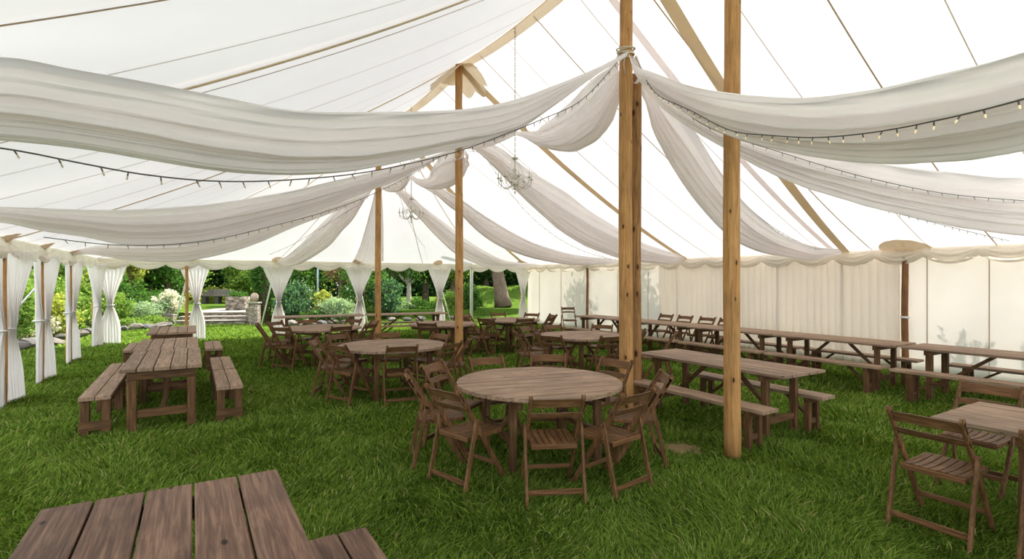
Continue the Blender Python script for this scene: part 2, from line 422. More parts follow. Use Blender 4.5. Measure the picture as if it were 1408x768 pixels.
# the closed side: canvas wall with lining
wl = MB(); P = []
for j in range(13):
    for i in range(161):
        s = lp(-7.5, S1, i/160); z = lp(0.0, EZ, j/12)
        P.append(W(s, V0+0.02+0.015*math.sin(s*2.6)+0.01*math.sin(s*7+z*3), z))
wl.grid(P, 161, 13); wall = wl.build('wall_right', M['wall'], smooth=True, kind='structure', solid=0.006)
ws = MB()
for s in (-0.62, -1.5, -2.45, -3.4, -4.3, 10.6, 12.0, 7.6, 6.3):
    ws.beam(W(s, V0-.02, 0), W(s, V0-.02, EZ-.12), .015, .012, (VX, VY, 0))
ws.build('wall_strap', M['seam_l'], wall)
def lining(a, b, label, seed):
    n = int(abs(b-a)/0.018); P = []; R = random.Random(seed); ph = R.random()*6
    for j in range(15):
        q = j/14; z = lp(EZ-.06, 0.06, q)
        for i in range(n+1):
            t = i/n; s = lp(a+.03, b-.03, t); e = min(t, 1-t)*abs(b-a)
            f = 0.02*math.sin(s*21+ph+0.4*math.sin(s*5))+0.012*math.sin(s*19+ph*2+q*1.2)
            P.append(W(s, V0-0.030-abs(f)*1.5, z))
    mb = MB(); mb.grid(P, n+1, 15)
    mb.build('lining_curtain', M['lining'], smooth=True, solid=0.003, label=label, cat='curtain', group='pleated lining of the right wall')
lining(5.82, 5.20, 'narrow pleated cream lining panel on the right wall, just right of the double pole', 1)
lining(5.19, 2.26, 'widest pleated cream lining panel behind the rear row of tables', 2)
lining(2.25, 0.86, 'pleated cream lining panel, second from the dark wall pole', 3)
lining(0.85, -0.16, 'pleated cream lining panel ending at the dark side pole', 4)
# ---------------------------------------------------------------- masts and side poles
def pole(name, x, y, z1, r0, r1, mat, label, group=None, lean=(0, 0), kw='pole'):
    mb = MB(); R = random.Random(int(x*100)); pts = []; rr = []
    n = 24
    for i in range(n+1):
        t = i/n; pts.append((lean[0]*t+0.006*math.sin(t*7+x), lean[1]*t, z1*t)); rr.append(lp(r0, r1, t)*(1+0.02*R.uniform(-1, 1)))
    mb.tube(pts, rr, 20)
    o = mb.build(name, mat, smooth=True, label=label, cat=kw, group=group); o.location = (x, y, 0); return o
masts = [(1.43, 6.6), (-1.08, 10.7), (-3.62, 14.2)]
main = pole('mast', 1.43, 6.6, 6.12, .088, .078, M['pole'], 'thick pine mast with drapes and rope knotted near its top, left of a close pair')
prop = pole('mast', 1.635, 6.93, 4.45, .076, .068, M['pole_rough'], 'shorter rough knotty pine post right against the thick rope-bound mast')
pole('mast', -1.08, 10.7, 6.12, .085, .072, M['pole'], 'pine mast left of centre, its top meeting the ridge')
pole('mast', -3.62, 14.2, 6.12, .082, .072, M['pole'], 'farthest pine mast, standing before the open end of the tent')
pole('mast', 2.15, 5.13, 5.93, .080, .074, M['pole'], 'pine mast standing alone on the grass right of the nearest round table')
pole('mast', 4.16, 2.12, 6.1, .085, .075, M['pole'], 'pine mast beside the viewer, outside the picture on the right')
def side_pole(s, v, label, mat=M['pole_side'], r=.045, clip=False, h=EZ-.02):
    p = W(s, v); o = pole('side_pole', p.x, p.y, h, r, r*.9, mat, label, 'side poles under the eaves')
    if clip:
        c = MB(); c.lathe([(r*1.25, 1.02), (r*1.25, 1.06)], 14)
        c.build('clip', M['strap'], o, smooth=True)
    return o
side_pole(-0.3, V0-.10, 'dark side pole with a white clip at the end of the pleated lining', clip=True, r=.058, h=2.16)
side_pole(9.0, V0-.10, 'thin dark side pole against the dappled part of the right wall', h=2.16)
for s_, l_ in ((1.6, 'side pole of the left side, just out of view'), (-1.87, 'side pole of the left side, beside the viewer'),
               (4.85, 'nearest visible side pole on the left, between two tied curtains'), (6.95, 'second side pole on the left, with a white tie'),
               (9.4, 'third side pole on the left, mostly wrapped in curtain'), (12.75, 'corner pole where the left side meets the far end')):
    side_pole(s_, -V0+.03, l_, M['pole'], .055, h=2.14)
EW = ['side pole beside the far end curtain behind the left tables', 'side pole inside the curtain left of the far trestle tables', 'side pole in the curtain left of the farthest mast', 'side pole in the curtain between the two farthest masts', 'side pole in the last curtain before the closed wall']
for t, l_ in zip(ends_t, EW):
    off = -0.10 if t < 3 else 0
    side_pole(S1-(.03 if t > 3 else .12), -V0+min(t+off, 13.5), l_, M['pole'], .045, h=2.14)
# ---------------------------------------------------------------- tied curtains
def curtain(s, v, along, inn, wt, label, group, tie=1.06, skew=0.0, wb=0.40, toff=0.0, seed=0, wtie=0.11):
    R = random.Random(seed); nu, nz = 66, 44; P = []; ph = R.random()*6
    root = empty('tied_curtain', W(s, v, 0), 0, label=label, cat='curtain', group=group)
    base = W(s, v, 0)
    for j in range(nz+1):
        q = j/nz; z = lp(2.16, 0.015, q)
        if z > tie:
            t = (2.16-z)/(2.16-tie); w = lp(wt, wtie, t**1.25*(1.6-0.6*t)); c = lp(0, toff, t**1.5)
        else:
            t = (tie-z)/tie; w = lp(wtie, wb, math.sin(min(1, t*1.5)*PI/2)); c = toff+skew*t
        for i in range(nu+1):
            u = i/nu-0.5; dens = wt/max(w, .05)
            amp = min(0.05, 0.010*dens)
            f = amp*math.sin(2*PI*7*u+ph+0.6*math.sin(q*4+ph))+0.4*amp*math.sin(2*PI*17*u+ph*2)
            a = c+u*w; b = 0.03+f
            p = W(s+along[0]*a+inn[0]*b, v+along[1]*a+inn[1]*b, z)-base
            P.append(p)
    mb = MB(); mb.grid(P, nu+1, nz+1); mb.build('curtain_cloth', M['curtain'], root, smooth=True, solid=0.003)
    tb = MB(); pts = []
    for k in range(25):
        th = 2*PI*k/24; a = toff+math.cos(th)*(wtie*.62+.02); b = 0.02+math.sin(th)*0.07
        pts.append(W(s+along[0]*a+inn[0]*b, v+along[1]*a+inn[1]*b, tie)-base)
    tb.tube(pts, 0.012, 6, False); tb.build('tie_back', M['strap'], root, smooth=True)
    return root
GL = 'curtains tied along the left side'; GE = 'curtains tied at the far end'
LC = [('before the nearest left pole', 'beyond the nearest left pole'),
      ('just before the second left pole', 'just beyond the second left pole'),
      ('before the third left pole', 'beyond the third left pole')]
for (s_, names, k) in ((4.85, LC[0], 0), (6.95, LC[1], 1), (9.4, LC[2], 2)):
    curtain(s_-.30, -V0+.02, (1, 0), (0, 1), .46, 'white curtain tied at waist height '+names[0], GL, toff=.12, seed=k*2+1, wb=.30)
    curtain(s_+.42, -V0+.08, (.955, .296), (-.296, .955), (.72, .60, .50)[k], 'white curtain tied at waist height '+names[1], GL, toff=-.20, seed=k*2+2, wb=.46, skew=.10)
curtain(12.35, -V0+.12, (.9, .43), (-.43, .9), .8, 'white curtain tied on the left side of the far left corner', GL, seed=21, wb=.4)
curtain(S1-.04, -V0+.36, (0, 1), (-1, 0), .75, 'white curtain tied on the end side of the far left corner', GE, seed=22, wb=.45)
EL = ['white curtain tied behind the rows of heavy tables on the left', 'white curtain tied at the left end of the far trestle tables', 'white curtain tied just left of the farthest mast', 'white curtain tied between the two farther masts', 'white curtain tied next to the closed right wall']
for k, (t, l_) in enumerate(zip(ends_t, EL)):
    curtain(S1-.03-.18*(k != 0), -V0+t+(.10 if k == 0 else 0)-(.1 if k == 4 else 0), (0, 1), (-1, 0), (.78, .92, .95, .92, .75)[k], l_, GE, toff=.05 if k == 0 else 0, seed=30+k, wb=.42)
# ---------------------------------------------------------------- swagged drapes
def drape(name, rows, line, start=None, end=None, depth=None, folds=5, seed=0, n=90, mat='drape', **kw):
    R = random.Random(seed)
    pts = []
    if start: pts.append((*start[:3], start[3]))
    for r in rows:
        Y = r[3] if len(r) > 3 else isect(r[0], *line)
        X = kx(r[0])*Y; zt, zb = zat(r[1], Y), zat(r[2], Y)
        pts.append((X, Y, zt, zt-zb))
    if end: pts.append((*end[:3], end[3]))
    C = catmull([Vector(p) for p in pts], n)
    m = 120; P = []; ph = [R.random()*6.3 for _ in range(6)]
    for i, c in enumerate(C):
        a, b = C[min(i+1, n-1)], C[max(i-1, 0)]
        dx, dy = a.x-b.x, a.y-b.y; L = math.hypot(dx, dy) or 1; nx, ny = dy/L, -dx/L
        if nx*c.x+ny*c.y > 0: nx, ny = -nx, -ny       # n faces the middle of the tent's view side
        t = i/(n-1); h = max(c.w, 0.05); tn = min(1, 8*min(t, 1-t))
        dd = max(0.10, 0.42*h) if depth is None else lp(depth[0], depth[1], t)
        for j in range(m+1):
            q = j/m; th = PI*q*0.92
            bn = math.cos(th)*dd/2; bz = -math.sin(th)**0.85*h if q < .5/.92 else -math.sin(min(th, PI))**0.85*h
            x = q**0.72*folds*1.9+ph[0]+0.35*math.sin(2.6*t+ph[1])+0.5*t; kx_ = math.floor(x); fr = x-kx_
            wgt = 0.55+0.45*math.sin(kx_*2.4+ph[2])
            f = ((fr/.86)**0.9 if fr < .86 else 0.5+0.5*math.cos(PI*(fr-.86)/.14))*wgt*1.3-0.6
            x2 = q*folds*3.6+ph[3]+0.5*math.sin(3*t+ph[4]); f2 = x2-math.floor(x2)
            f += 0.36*(((f2/.8) if f2 < .8 else (1-f2)/.2)-0.5)*(0.6+0.4*math.sin(x2*.7+ph[5]))
            on, oz = math.cos(th), -math.sin(th)
            amp = min(0.125, 0.28*min(h, 0.6))*(0.30+0.70*tn)
            f *= amp
            P.append((c.x+nx*(bn+on*f), c.y+ny*(bn+on*f), c.z+bz+oz*f*(0.35 if math.sin(th) > .9 else .6)))
    mb = MB(); mb.grid(P, m+1, n)
    o = mb.build(name, M[mat], smooth=True, **kw)
    return o, C
G = 'white voile drapes swagged from the masts'
Pm, Pd, Pf = (1.43, 6.6), (-1.08, 10.7), (-3.62, 14.2)
wl_p = lambda s_: W(s_, -V0+.1); wr_p = lambda s_: W(s_, V0-.1)
def eavep(s, v, h=.12): p = W(s, v); return (p.x, p.y, EZ+.02, h)
lD1 = (Pm, tuple(W(-1.87, -V0)[:2]))
drape('voile_drape', [(820, 93, 103), (760, 118, 146), (700, 139, 184), (630, 151, 203), (500, 156, 231), (400, 155, 238), (300, 138, 232), (200, 119, 216), (100, 102, 200), (0, 86, 190)],
      lD1, (1.40, 6.52, 4.56, .06), eavep(-1.87, -V0+.1), folds=5, seed=1, n=130, label='nearest and largest white drape, sweeping from the roped mast to the upper left', cat='drape', group=G)
pB = tuple(W(1.6, -V0)[:2]); lD2 = (Pd, pB)
drape('voile_drape', [(600, 212, 219), (550, 226, 245), (500, 239, 264), (450, 250, 283), (400, 262, 300), (344, 272, 316), (286, 281, 332), (243, 285, 337), (172, 289, 337), (115, 289, 326), (60, 287, 318), (0, 285, 306)],
      lD2, (-1.12, 10.6, 4.45, .06), eavep(1.6, -V0+.1, .1), folds=5, seed=2, n=120, label='second white drape on the left, from the mast left of centre to the left side', cat='drape', group=G)
pC = tuple(W(9.4, -V0)[:2]); lD3 = (Pf, pC)
drape('voile_drape', [(500, 266, 274), (450, 277, 294), (400, 291, 313), (344, 309, 337), (286, 325, 353), (243, 332, 359), (172, 336, 357), (125, 339, 350)],
      lD3, (-3.66, 14.1, 4.33, .05), eavep(9.4, -V0+.1, .08), folds=4, seed=3, label='third white drape on the left, from the farthest mast to the left eave', cat='drape', group=G)
# right front
cv = {848: 6.55, 900: 5.9, 950: 5.2, 1007: 4.70, 1100: 4.0, 1200: 3.4, 1300: 2.95, 1408: 2.6}
rE1 = [(880, 92, 110, 6.15), (900, 99, 125, 5.9), (950, 117, 158, 5.2), (1007, 128, 185, 4.62), (1100, 135, 208, 3.95), (1200, 125, 219, 3.4), (1300, 104, 217, 2.95), (1408, 78, 203, 2.6), (1540, 30, 160, 2.35)]
drape('voile_drape', rE1, None, (1.50, 6.52, 4.56, .06), (4.12, 2.16, 4.4, .1), folds=5, seed=5, n=120, label='wide white drape on the upper right, passing in front of the lone mast', cat='drape', group=G)
pE2 = (8.95, 7.55); lE2 = ((1.43, 6.6), pE2)
drape('voile_drape', [(900, 122, 138), (950, 154, 176), (1000, 179, 205), (1050, 194, 232), (1100, 205, 254), (1150, 216, 270), (1200, 226, 285), (1250, 234, 297), (1300, 240, 309), (1350, 246, 318), (1408, 250, 325)],
      lE2, (1.52, 6.6, 4.50, .06), (8.95, 7.55, 2.42, .15), folds=5, seed=6, n=110, label='white drape below the upper right one, running to the near end of the right wall', cat='drape', group=G)
pE3 = wr_p(.85); lE3 = ((1.70, 6.98), (pE3.x, pE3.y))
drape('voile_drape', [(890, 114, 142), (900, 125, 175), (915, 146, 205), (940, 180, 247), (970, 226, 286), (997, 262, 315), (1019, 285, 332), (1050, 310, 345), (1073, 324, 350), (1116, 339, 356)],
      lE3, (1.60, 6.85, 4.42, .1), (pE3.x, pE3.y, EZ+.05, .1), folds=4, seed=7, label='white drape falling from the double pole to the lined part of the right wall', cat='drape', group=G)
pF1 = wr_p(4.85); lF1 = (Pd, (pF1.x, pF1.y))
drape('voile_drape', [(650, 193, 204), (683, 203, 232), (715, 229, 266), (745, 249, 294), (772, 266, 317), (805, 289, 337), (838, 309, 350), (860, 321, 357), (886, 335, 360), (920, 346, 362)],
      lF1, (-1.02, 10.7, 4.45, .07), (pF1.x, pF1.y, EZ+.05, .1), folds=4, seed=8, label='white drape from the mast left of centre, behind the double pole to the right wall', cat='drape', group=G)
K1 = (.05, 8.87, 4.24); K2 = (-2.49, 12.85, 4.30)
pF2 = wr_p(7.4); lF2 = (K2[:2], (pF2.x, pF2.y))
drape('voile_drape', [(580, 249, 256), (600, 256, 268), (618, 265, 283), (637, 277, 297), (660, 293, 319), (686, 309, 337), (715, 325, 349), (743, 337, 357), (790, 350, 364)],
      lF2, (*K2[:3], .05), (pF2.x, pF2.y, EZ+.05, .1), folds=4, seed=9, label='white drape crossing behind the mast left of centre towards the far right wall', cat='drape', group=G)
pF3 = wr_p(12.0); lF3 = (Pf, (pF3.x, pF3.y))
drape('voile_drape', [(548, 259, 268), (562, 266, 285), (579, 282, 302), (600, 299, 325), (622, 316, 346), (636, 327, 355), (665, 345, 366), (695, 358, 369)],
      lF3, (-3.55, 14.2, 4.33, .06), (pF3.x, pF3.y, EZ+.04, .1), folds=4, seed=10, label='white drape from the farthest mast to the far right corner', cat='drape', group=G)
q_ = W(S1-.1, -V0+4.52); lF4 = (Pf, (q_.x, q_.y))
drape('voile_drape', [(505, 262, 268), (485, 269, 302), (470, 284, 318), (455, 299, 336), (436, 317, 350), (413, 338, 363), (395, 352, 366)],
      lF4, (-3.66, 14.22, 4.33, .06), (q_.x, q_.y, EZ+.04, .1), folds=4, seed=11, label='white drape falling from the farthest mast to the far end, left of that mast', cat='drape', group=G)
e1, e0 = W(S1-.15, -V0+7.36), Vector((-3.62, 14.3, 0))
C5 = [(lp(e0.x, e1.x, t), lp(e0.y, e1.y, t), lp(4.36, 2.45, t)-0.55*4*t*(1-t)*0.6, lp(.08, .16, t)) for t in (0, .2, .4, .6, .8, 1)]
def drape3(C_, depth, **kw):
    rows = [(CX+F*x/y, CY-(z-H)/y*F, CY-(z-h-H)/y*F, y) for x, y, z, h in C_]
    return drape('voile_drape', rows, None, depth=depth, **kw)
drape3(C5, (.12, 1.0), folds=7, seed=12, label='white drape hanging behind the farthest mast straight down to the far end', cat='drape', group=G)
lG = ((1.43, 6.6), (-1.08, 10.7))
drape('voile_drape', [(843, 96, 150), (825, 112, 187), (800, 138, 204), (787, 150, 209), (765, 167, 207), (741, 179, 201), (722, 181, 190)],
      lG, (1.40, 6.66, 4.52, .35), (*K1, .05), folds=4, seed=13, label='deep white swag hanging between the roped mast and the nearer chandelier', cat='drape', group=G)
drape('voile_drape', [(700, 181, 190), (680, 187, 199), (660, 193, 204), (645, 196, 205)], lG, (*K1, .05), (-1.05, 10.6, 4.50, .06), folds=4, seed=14,
      label='small white swag from the nearer chandelier to the mast left of centre', cat='drape', group=G)
lG2 = (Pd, Pf)
drape('voile_drape', [(640, 203, 238, 10.75), (625, 207, 254), (608, 222, 260), (593, 243, 260), (578, 246, 256)], lG2, (-1.0, 10.8, 4.50, .3), (*K2, .05), folds=4, seed=15,
      label='white swag hanging between the mast left of centre and the farther chandelier', cat='drape', group=G)
drape('voile_drape', [(560, 240, 252), (550, 245, 262), (539, 250, 264), (530, 254, 262)], lG2, (*K2, .05), (-3.6, 14.1, 4.36, .05), folds=4, seed=16,
      label='smallest white swag, between the farther chandelier and the farthest mast', cat='drape', group=G)
# rope lashings
def lashing(x, y, z, r, label, loops=4, seed=0):
    mb = MB(); R = random.Random(seed)
    for k in range(loops):
        tilt = R.uniform(-.35, .35); pa = R.uniform(0, 6); zz = z+k*0.022; rr = r+R.uniform(0.008, 0.03)
        mb.tube([(x+rr*math.cos(t), y+rr*math.sin(t), zz+tilt*rr*math.cos(t-pa)) for t in [2*PI*i/28 for i in range(29)]], 0.009, 6, False)
    mb.tube([(x-r*.3, y-r-.01, z), (x-r*.6, y-r-.03, z-.12), (x-r*.4, y-r-.02, z-.25)], 0.008, 6)
    return mb.build('rope_lashing', M['rope'], smooth=True, label=label, cat='rope')
lashing(1.43, 6.6, 4.53, .085, 'pale rope lashed round the thick mast above the drapes', 6, 1)
lashing(-1.08, 10.7, 4.42, .08, 'pale rope round the mast left of centre where its drapes meet', 3, 2)
lashing(-3.62, 14.2, 4.32, .08, 'pale rope round the farthest mast where its drapes meet', 3, 3)
# ---------------------------------------------------------------- fairy lights
def garland(rows, line, start, end, label, bulbs=False, step=0.15, r=0.0045, dz=0.03):
    pts = [start] if start else []
    for q in rows:
        Y = q[2] if len(q) > 2 else isect(q[0], *line); pts.append((kx(q[0])*Y, Y, zat(q[1], Y)))
    if end: pts.append(end)
    C = catmull([Vector(p) for p in pts], 90)
    root = empty('fairy_light_string', C[0], 0, label=label, cat='string lights', group='fairy light strings')
    mb = MB(); b0 = C[0].copy(); mb.tube([p-b0 for p in C], r, 5); mb.build('wire', M['wire'], root)
    L = 0; nx = 0.1; R = random.Random(len(label)); nb = 0
    g = MB(); g.lathe([(0.002, 0.0), (0.0045, -0.004), (0.005, -.013), (0.003, -.020), (0.001, -.023)], 8)
    c0 = MB(); c0.tube([(0, 0, 0), (0.002, 0, -0.025)], 0.004, 5)
    proto = None
    total = sum((C[i]-C[i-1]).length for i in range(1, len(C)))
    step = max(step, total/95)
    for i in range(1, len(C)):
        seg = (C[i]-C[i-1]).length
        while L+seg >= nx and nb < 95:
            p = C[i-1].lerp(C[i], (nx-L)/seg)-b0
            if proto is None:
                h_ = c0.build('bulb_holder', M['wire'], root); b_ = g.build('bulb', M['bulb' if bulbs else 'bulb_off'], h_, smooth=True); b_.location = (0.002, 0, -0.025); proto = (h_, b_); h = h_
            else:
                h = proto[0].copy(); col.objects.link(h); h.parent = root
                b = proto[1].copy(); col.objects.link(b); b.parent = h
            h.location = p; h.rotation_euler = (R.uniform(-.4, .4), R.uniform(-.5, .5), R.uniform(0, 6))
            nb += 1; nx += step*R.uniform(.8, 1.2)
        L += seg
    return root
off = lambda l, d: ((l[0][0]+d[0], l[0][1]+d[1]), (l[1][0]+d[0], l[1][1]+d[1]))
lg = off(lD1, (-.10, -.22))
garland([(800, 137), (740, 166), (700, 182), (650, 201), (600, 216), (500, 237), (400, 247), (300, 249), (200, 240), (100, 222), (30, 208), (-60, 195)], off(lD1, (.0, -.05)), (1.38, 6.48, 4.52), None,
        'fairy lights hanging below the nearest left drape', step=.15)
garland([(560, 243), (500, 272), (450, 290), (400, 304), (300, 328), (230, 336), (150, 336), (60, 326)], off(lD2, (-.1, -.35)), (-1.15, 10.55, 4.40), None, 'fairy lights running along the second drape on the left', step=.17)
garland([(900, 126, 5.7), (950, 152, 5.0), (1007, 180, 4.40), (1060, 186, 4.05), (1120, 189, 3.65), (1200, 182, 3.2), (1300, 163, 2.72), (1408, 136, 2.38), (1480, 112, 2.2)], None, (1.52, 6.48, 4.50), None,
        'lit fairy lights strung across the wide upper right drape', True, step=.13)
garland([(950, 160), (1000, 186), (1060, 205), (1130, 227), (1200, 246), (1300, 266), (1408, 276)], off(lE2, (-.12, -.45)), (1.52, 6.45, 4.42), None, 'fairy lights lying along the second right-hand drape', step=.2)
garland([(930, 150), (1000, 196), (1080, 233), (1150, 264), (1220, 289), (1300, 310), (1370, 327)], ((1.5, 6.7), (8.2, 8.6)), (1.5, 6.6, 4.45), (8.1, 8.55, 2.38), 'thin fairy light string sloping to the right eave below the drapes', step=.2, r=.0038)
garland([(935, 178), (980, 232), (1020, 276), (1060, 310), (1100, 333), (1130, 344)], off(lE3, (.15, .1)), (1.66, 6.8, 4.42), None, 'fairy light string beside the drape that falls from the double pole', step=.2, r=.0038)
garland([(662, 212), (690, 249), (720, 287), (760, 322), (800, 344), (840, 356)], ((-1.0, 10.8), tuple(wr_p(6.2)[:2])), (-1.02, 10.75, 4.4), None, 'fairy light string from the mast left of centre to the far right wall', step=.22, r=.0038)
garland([(500, 276), (470, 295), (440, 314), (400, 337), (370, 350)], ((-3.62, 14.2), tuple(W(S1, -V0+3.4)[:2])), (-3.66, 14.15, 4.33), None, 'short fairy light string from the farthest mast to the far left eave', step=.25, r=.0038)
garland([(548, 268), (560, 300), (580, 335), (605, 358)], ((-3.62, 14.2), tuple(W(S1, -V0+9.7)[:2])), (-3.58, 14.25, 4.33), None, 'short fairy light string from the farthest mast to the open end', step=.25, r=.0038)
# ---------------------------------------------------------------- chandeliers
def chandelier(x, y, zc, ztop, label):
    root = empty('chandelier', (x, y, zc), 0, label=label, cat='chandelier', group='crystal chandeliers under the ridge')
    st = MB(); st.lathe([(0.006, -0.16), (0.03, -0.14), (0.012, -0.11), (0.035, -0.08), (0.05, -0.05), (0.03, -0.02), (0.014, 0.02), (0.012, 0.12), (0.028, 0.16), (0.034, 0.19), (0.012, 0.22), (0.01, 0.34), (0.05, 0.37), (0.055, 0.385), (0.012, 0.40), (0.008, 0.44)], 14)
    st.build('stem', M['chrome'], root, smooth=True)
    ch = MB(); z = 0.44; k = 0; Ls = 0.055
    while zc+z < ztop:
        pts = []
        for i in range(9):
            t = 2*PI*i/8; a, b = 0.013*math.cos(t), Ls*0.5*math.sin(t)
            pts.append((a, 0, z+Ls*.5+b) if k % 2 else (0, a, z+Ls*.5+b))
        ch.tube(pts, 0.0045, 5, False); z += Ls*0.82; k += 1
    ch.build('chain', M['chain'], root)
    for k in range(8):
        th = 2*PI*k/8+.2; c, s_ = math.cos(th), math.sin(th)
        prof = [(0.03, -0.04), (0.08, -0.10), (0.15, -0.13), (0.22, -0.11), (0.27, -0.05), (0.285, 0.01)]
        C = catmull([Vector((r*c, r*s_, z_)) for r, z_ in prof], 18)
        a = MB(); a.tube(C, 0.0065, 6)
        sc = catmull([Vector((r*c, r*s_, z_)) for r, z_ in ((0.03, .02), (.09, .10), (.15, .07), (.13, .01), (.10, .03))], 16); a.tube(sc, 0.0045, 5)
        arm = a.build('arm', M['chrome'], root, smooth=True)
        cu = MB(); cu.lathe([(0.006, 0.0), (0.03, 0.012), (0.034, 0.02), (0.012, 0.025)], 10, (.285*c, .285*s_, .01)); cu.build('drip_cup', M['chrome'], arm, smooth=True)
        cd = MB(); cd.lathe([(0.010, 0), (0.010, 0.075), (0.003, 0.09), (0.006, 0.10), (0.001, 0.125)], 8, (.285*c, .285*s_, .033)); cd.build('candle', M['candle'], arm, smooth=True)
        cr = MB(); cr.tube([(r*c, r*s_, lp(.36, .03, t)-0.16*4*t*(1-t)*.6) for t, r in [(q/8, lp(.05, .27, q/8)) for q in range(9)]]+[(.285*c, .285*s_, -.10)], .0015, 4)
        for q in range(3):
            zz = -0.015-q*0.03; cr.lathe([(0.001, -0.02), (0.008, -0.008), (0.001, 0.004)], 6, (.285*c, .285*s_, zz))
        for q in range(9):
            t = q/8; r = lp(.05, .27, t); zz = lp(.36, .03, t)-0.16*4*t*(1-t)*.6
            cr.lathe([(0.001, -0.009), (0.007, 0), (0.001, 0.009)], 6, (r*c, r*s_, zz))
        cr.build('crystal_string', M['crystal'], arm)
    fl = MB(); fl.lathe([(0.001, -0.235), (0.018, -0.21), (0.022, -0.19), (0.001, -0.165)], 8); fl.build('crystal_drop', M['crystal'], root)
chandelier(.05, 8.87, 3.42, 6.02, 'nearer and larger-looking crystal chandelier on a long chain from the ridge')
chandelier(-2.49, 12.98, 3.37, 6.02, 'farther crystal chandelier hanging between the two farther masts')
# ================================================================= FURNITURE
def frame_z(root, name, pts, mat, w=.07, h=.07, bevel=.004):
    m = MB()
    for a, b in pts: m.beam(a, b, w, h)
    return m.build(name, mat, root, bevel=bevel)
def planks(L, Wd, n, z, th, gap=0.006, jit=0.0, R=None):
    m = MB(); w = Wd/n
    for i in range(n):
        dx = R.uniform(-jit, jit) if R else 0
        m.box((dx, -Wd/2+w*(i+.5), z-th/2), (L, w-gap, th))
    return m
def trestle_table(L, Wd, z=0.75, inset=.26):
    root = empty('trestle_table', (0, 0, 0))
    planks(L, Wd, 5, z, .032, .012, .004, rnd).build('tabletop', M['top_x'], root, bevel=.003)
    for sx in (-1, 1):
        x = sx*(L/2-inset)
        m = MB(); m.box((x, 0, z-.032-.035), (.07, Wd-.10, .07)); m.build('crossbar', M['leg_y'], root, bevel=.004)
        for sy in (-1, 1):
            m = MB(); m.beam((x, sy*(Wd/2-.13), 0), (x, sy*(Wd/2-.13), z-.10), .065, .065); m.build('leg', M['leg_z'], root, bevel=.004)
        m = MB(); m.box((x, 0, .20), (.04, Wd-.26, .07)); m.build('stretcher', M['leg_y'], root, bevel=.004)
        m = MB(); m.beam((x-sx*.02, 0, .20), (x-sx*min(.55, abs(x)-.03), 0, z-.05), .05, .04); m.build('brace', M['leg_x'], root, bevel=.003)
    return root
def trestle_bench(L, Wd=.27, z=0.45):
    root = empty('bench', (0, 0, 0))
    planks(L, Wd, 2, z, .038, .004, .003, rnd).build('seat', M['top_x'], root, bevel=.003)
    for sx in (-1, 1):
        x = sx*(L/2-.20)
        m = MB(); m.box((x, 0, z-.038-.03), (.06, Wd-.03, .06)); m.build('crossbar', M['leg_y'], root, bevel=.003)
        for sy in (-1, 1):
            m = MB(); m.beam((x, sy*(Wd/2-.05), 0), (x, sy*(Wd/2-.05), z-.09), .07, .05); m.build('leg', M['leg_z'], root, bevel=.003)
        m = MB(); m.box((x, 0, .14), (.035, Wd-.06, .06)); m.build('stretcher', M['leg_y'], root, bevel=.003)
        m = MB(); m.beam((x-sx*.01, 0, .16), (x-sx*.33, 0, z-.045), .045, .03); m.build('brace', M['leg_x'], root, bevel=.003)
    return root
def heavy_table(L, Wd, z=0.75, mat='top_x', n=5):
    root = empty('heavy_table', (0, 0, 0))
    planks(L, Wd, n, z, .04, .010, .003, rnd).build('tabletop', M[mat], root, bevel=.004)
    for sx in (-1, 1):
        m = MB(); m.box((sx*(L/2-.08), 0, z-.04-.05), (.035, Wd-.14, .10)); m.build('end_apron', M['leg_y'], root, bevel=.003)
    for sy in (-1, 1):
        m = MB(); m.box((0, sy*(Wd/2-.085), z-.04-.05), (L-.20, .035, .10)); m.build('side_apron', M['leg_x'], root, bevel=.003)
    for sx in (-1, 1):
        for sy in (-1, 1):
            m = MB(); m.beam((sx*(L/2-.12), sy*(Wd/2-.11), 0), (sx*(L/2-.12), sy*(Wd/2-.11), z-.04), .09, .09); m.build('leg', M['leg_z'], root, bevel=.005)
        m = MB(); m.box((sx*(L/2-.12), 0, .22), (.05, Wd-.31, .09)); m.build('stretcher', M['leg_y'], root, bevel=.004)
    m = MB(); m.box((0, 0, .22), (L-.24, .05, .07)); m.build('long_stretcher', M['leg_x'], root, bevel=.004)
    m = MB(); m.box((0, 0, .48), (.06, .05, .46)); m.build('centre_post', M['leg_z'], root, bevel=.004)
    return root
def heavy_bench(L, Wd=.30, z=0.45, mat='top_x'):
    root = empty('bench', (0, 0, 0))
    planks(L, Wd, 2, z, .045, .008, .003, rnd).build('seat', M[mat], root, bevel=.004)
    for sy in (-1, 1):
        m = MB(); m.box((0, sy*(Wd/2-.05), z-.045-.04), (L-.16, .03, .08)); m.build('side_apron', M['leg_x'], root, bevel=.003)
    for sx in (-1, 1):
        for sy in (-1, 1):
            m = MB(); m.beam((sx*(L/2-.08), sy*(Wd/2-.055), 0), (sx*(L/2-.08), sy*(Wd/2-.055), z-.045), .085, .085); m.build('leg', M['leg_z'], root, bevel=.004)
        m = MB(); m.box((sx*(L/2-.045), 0, .12), (.025, Wd-.01, .10)); m.build('stretcher', M['leg_y'], root, bevel=.003)
    return root
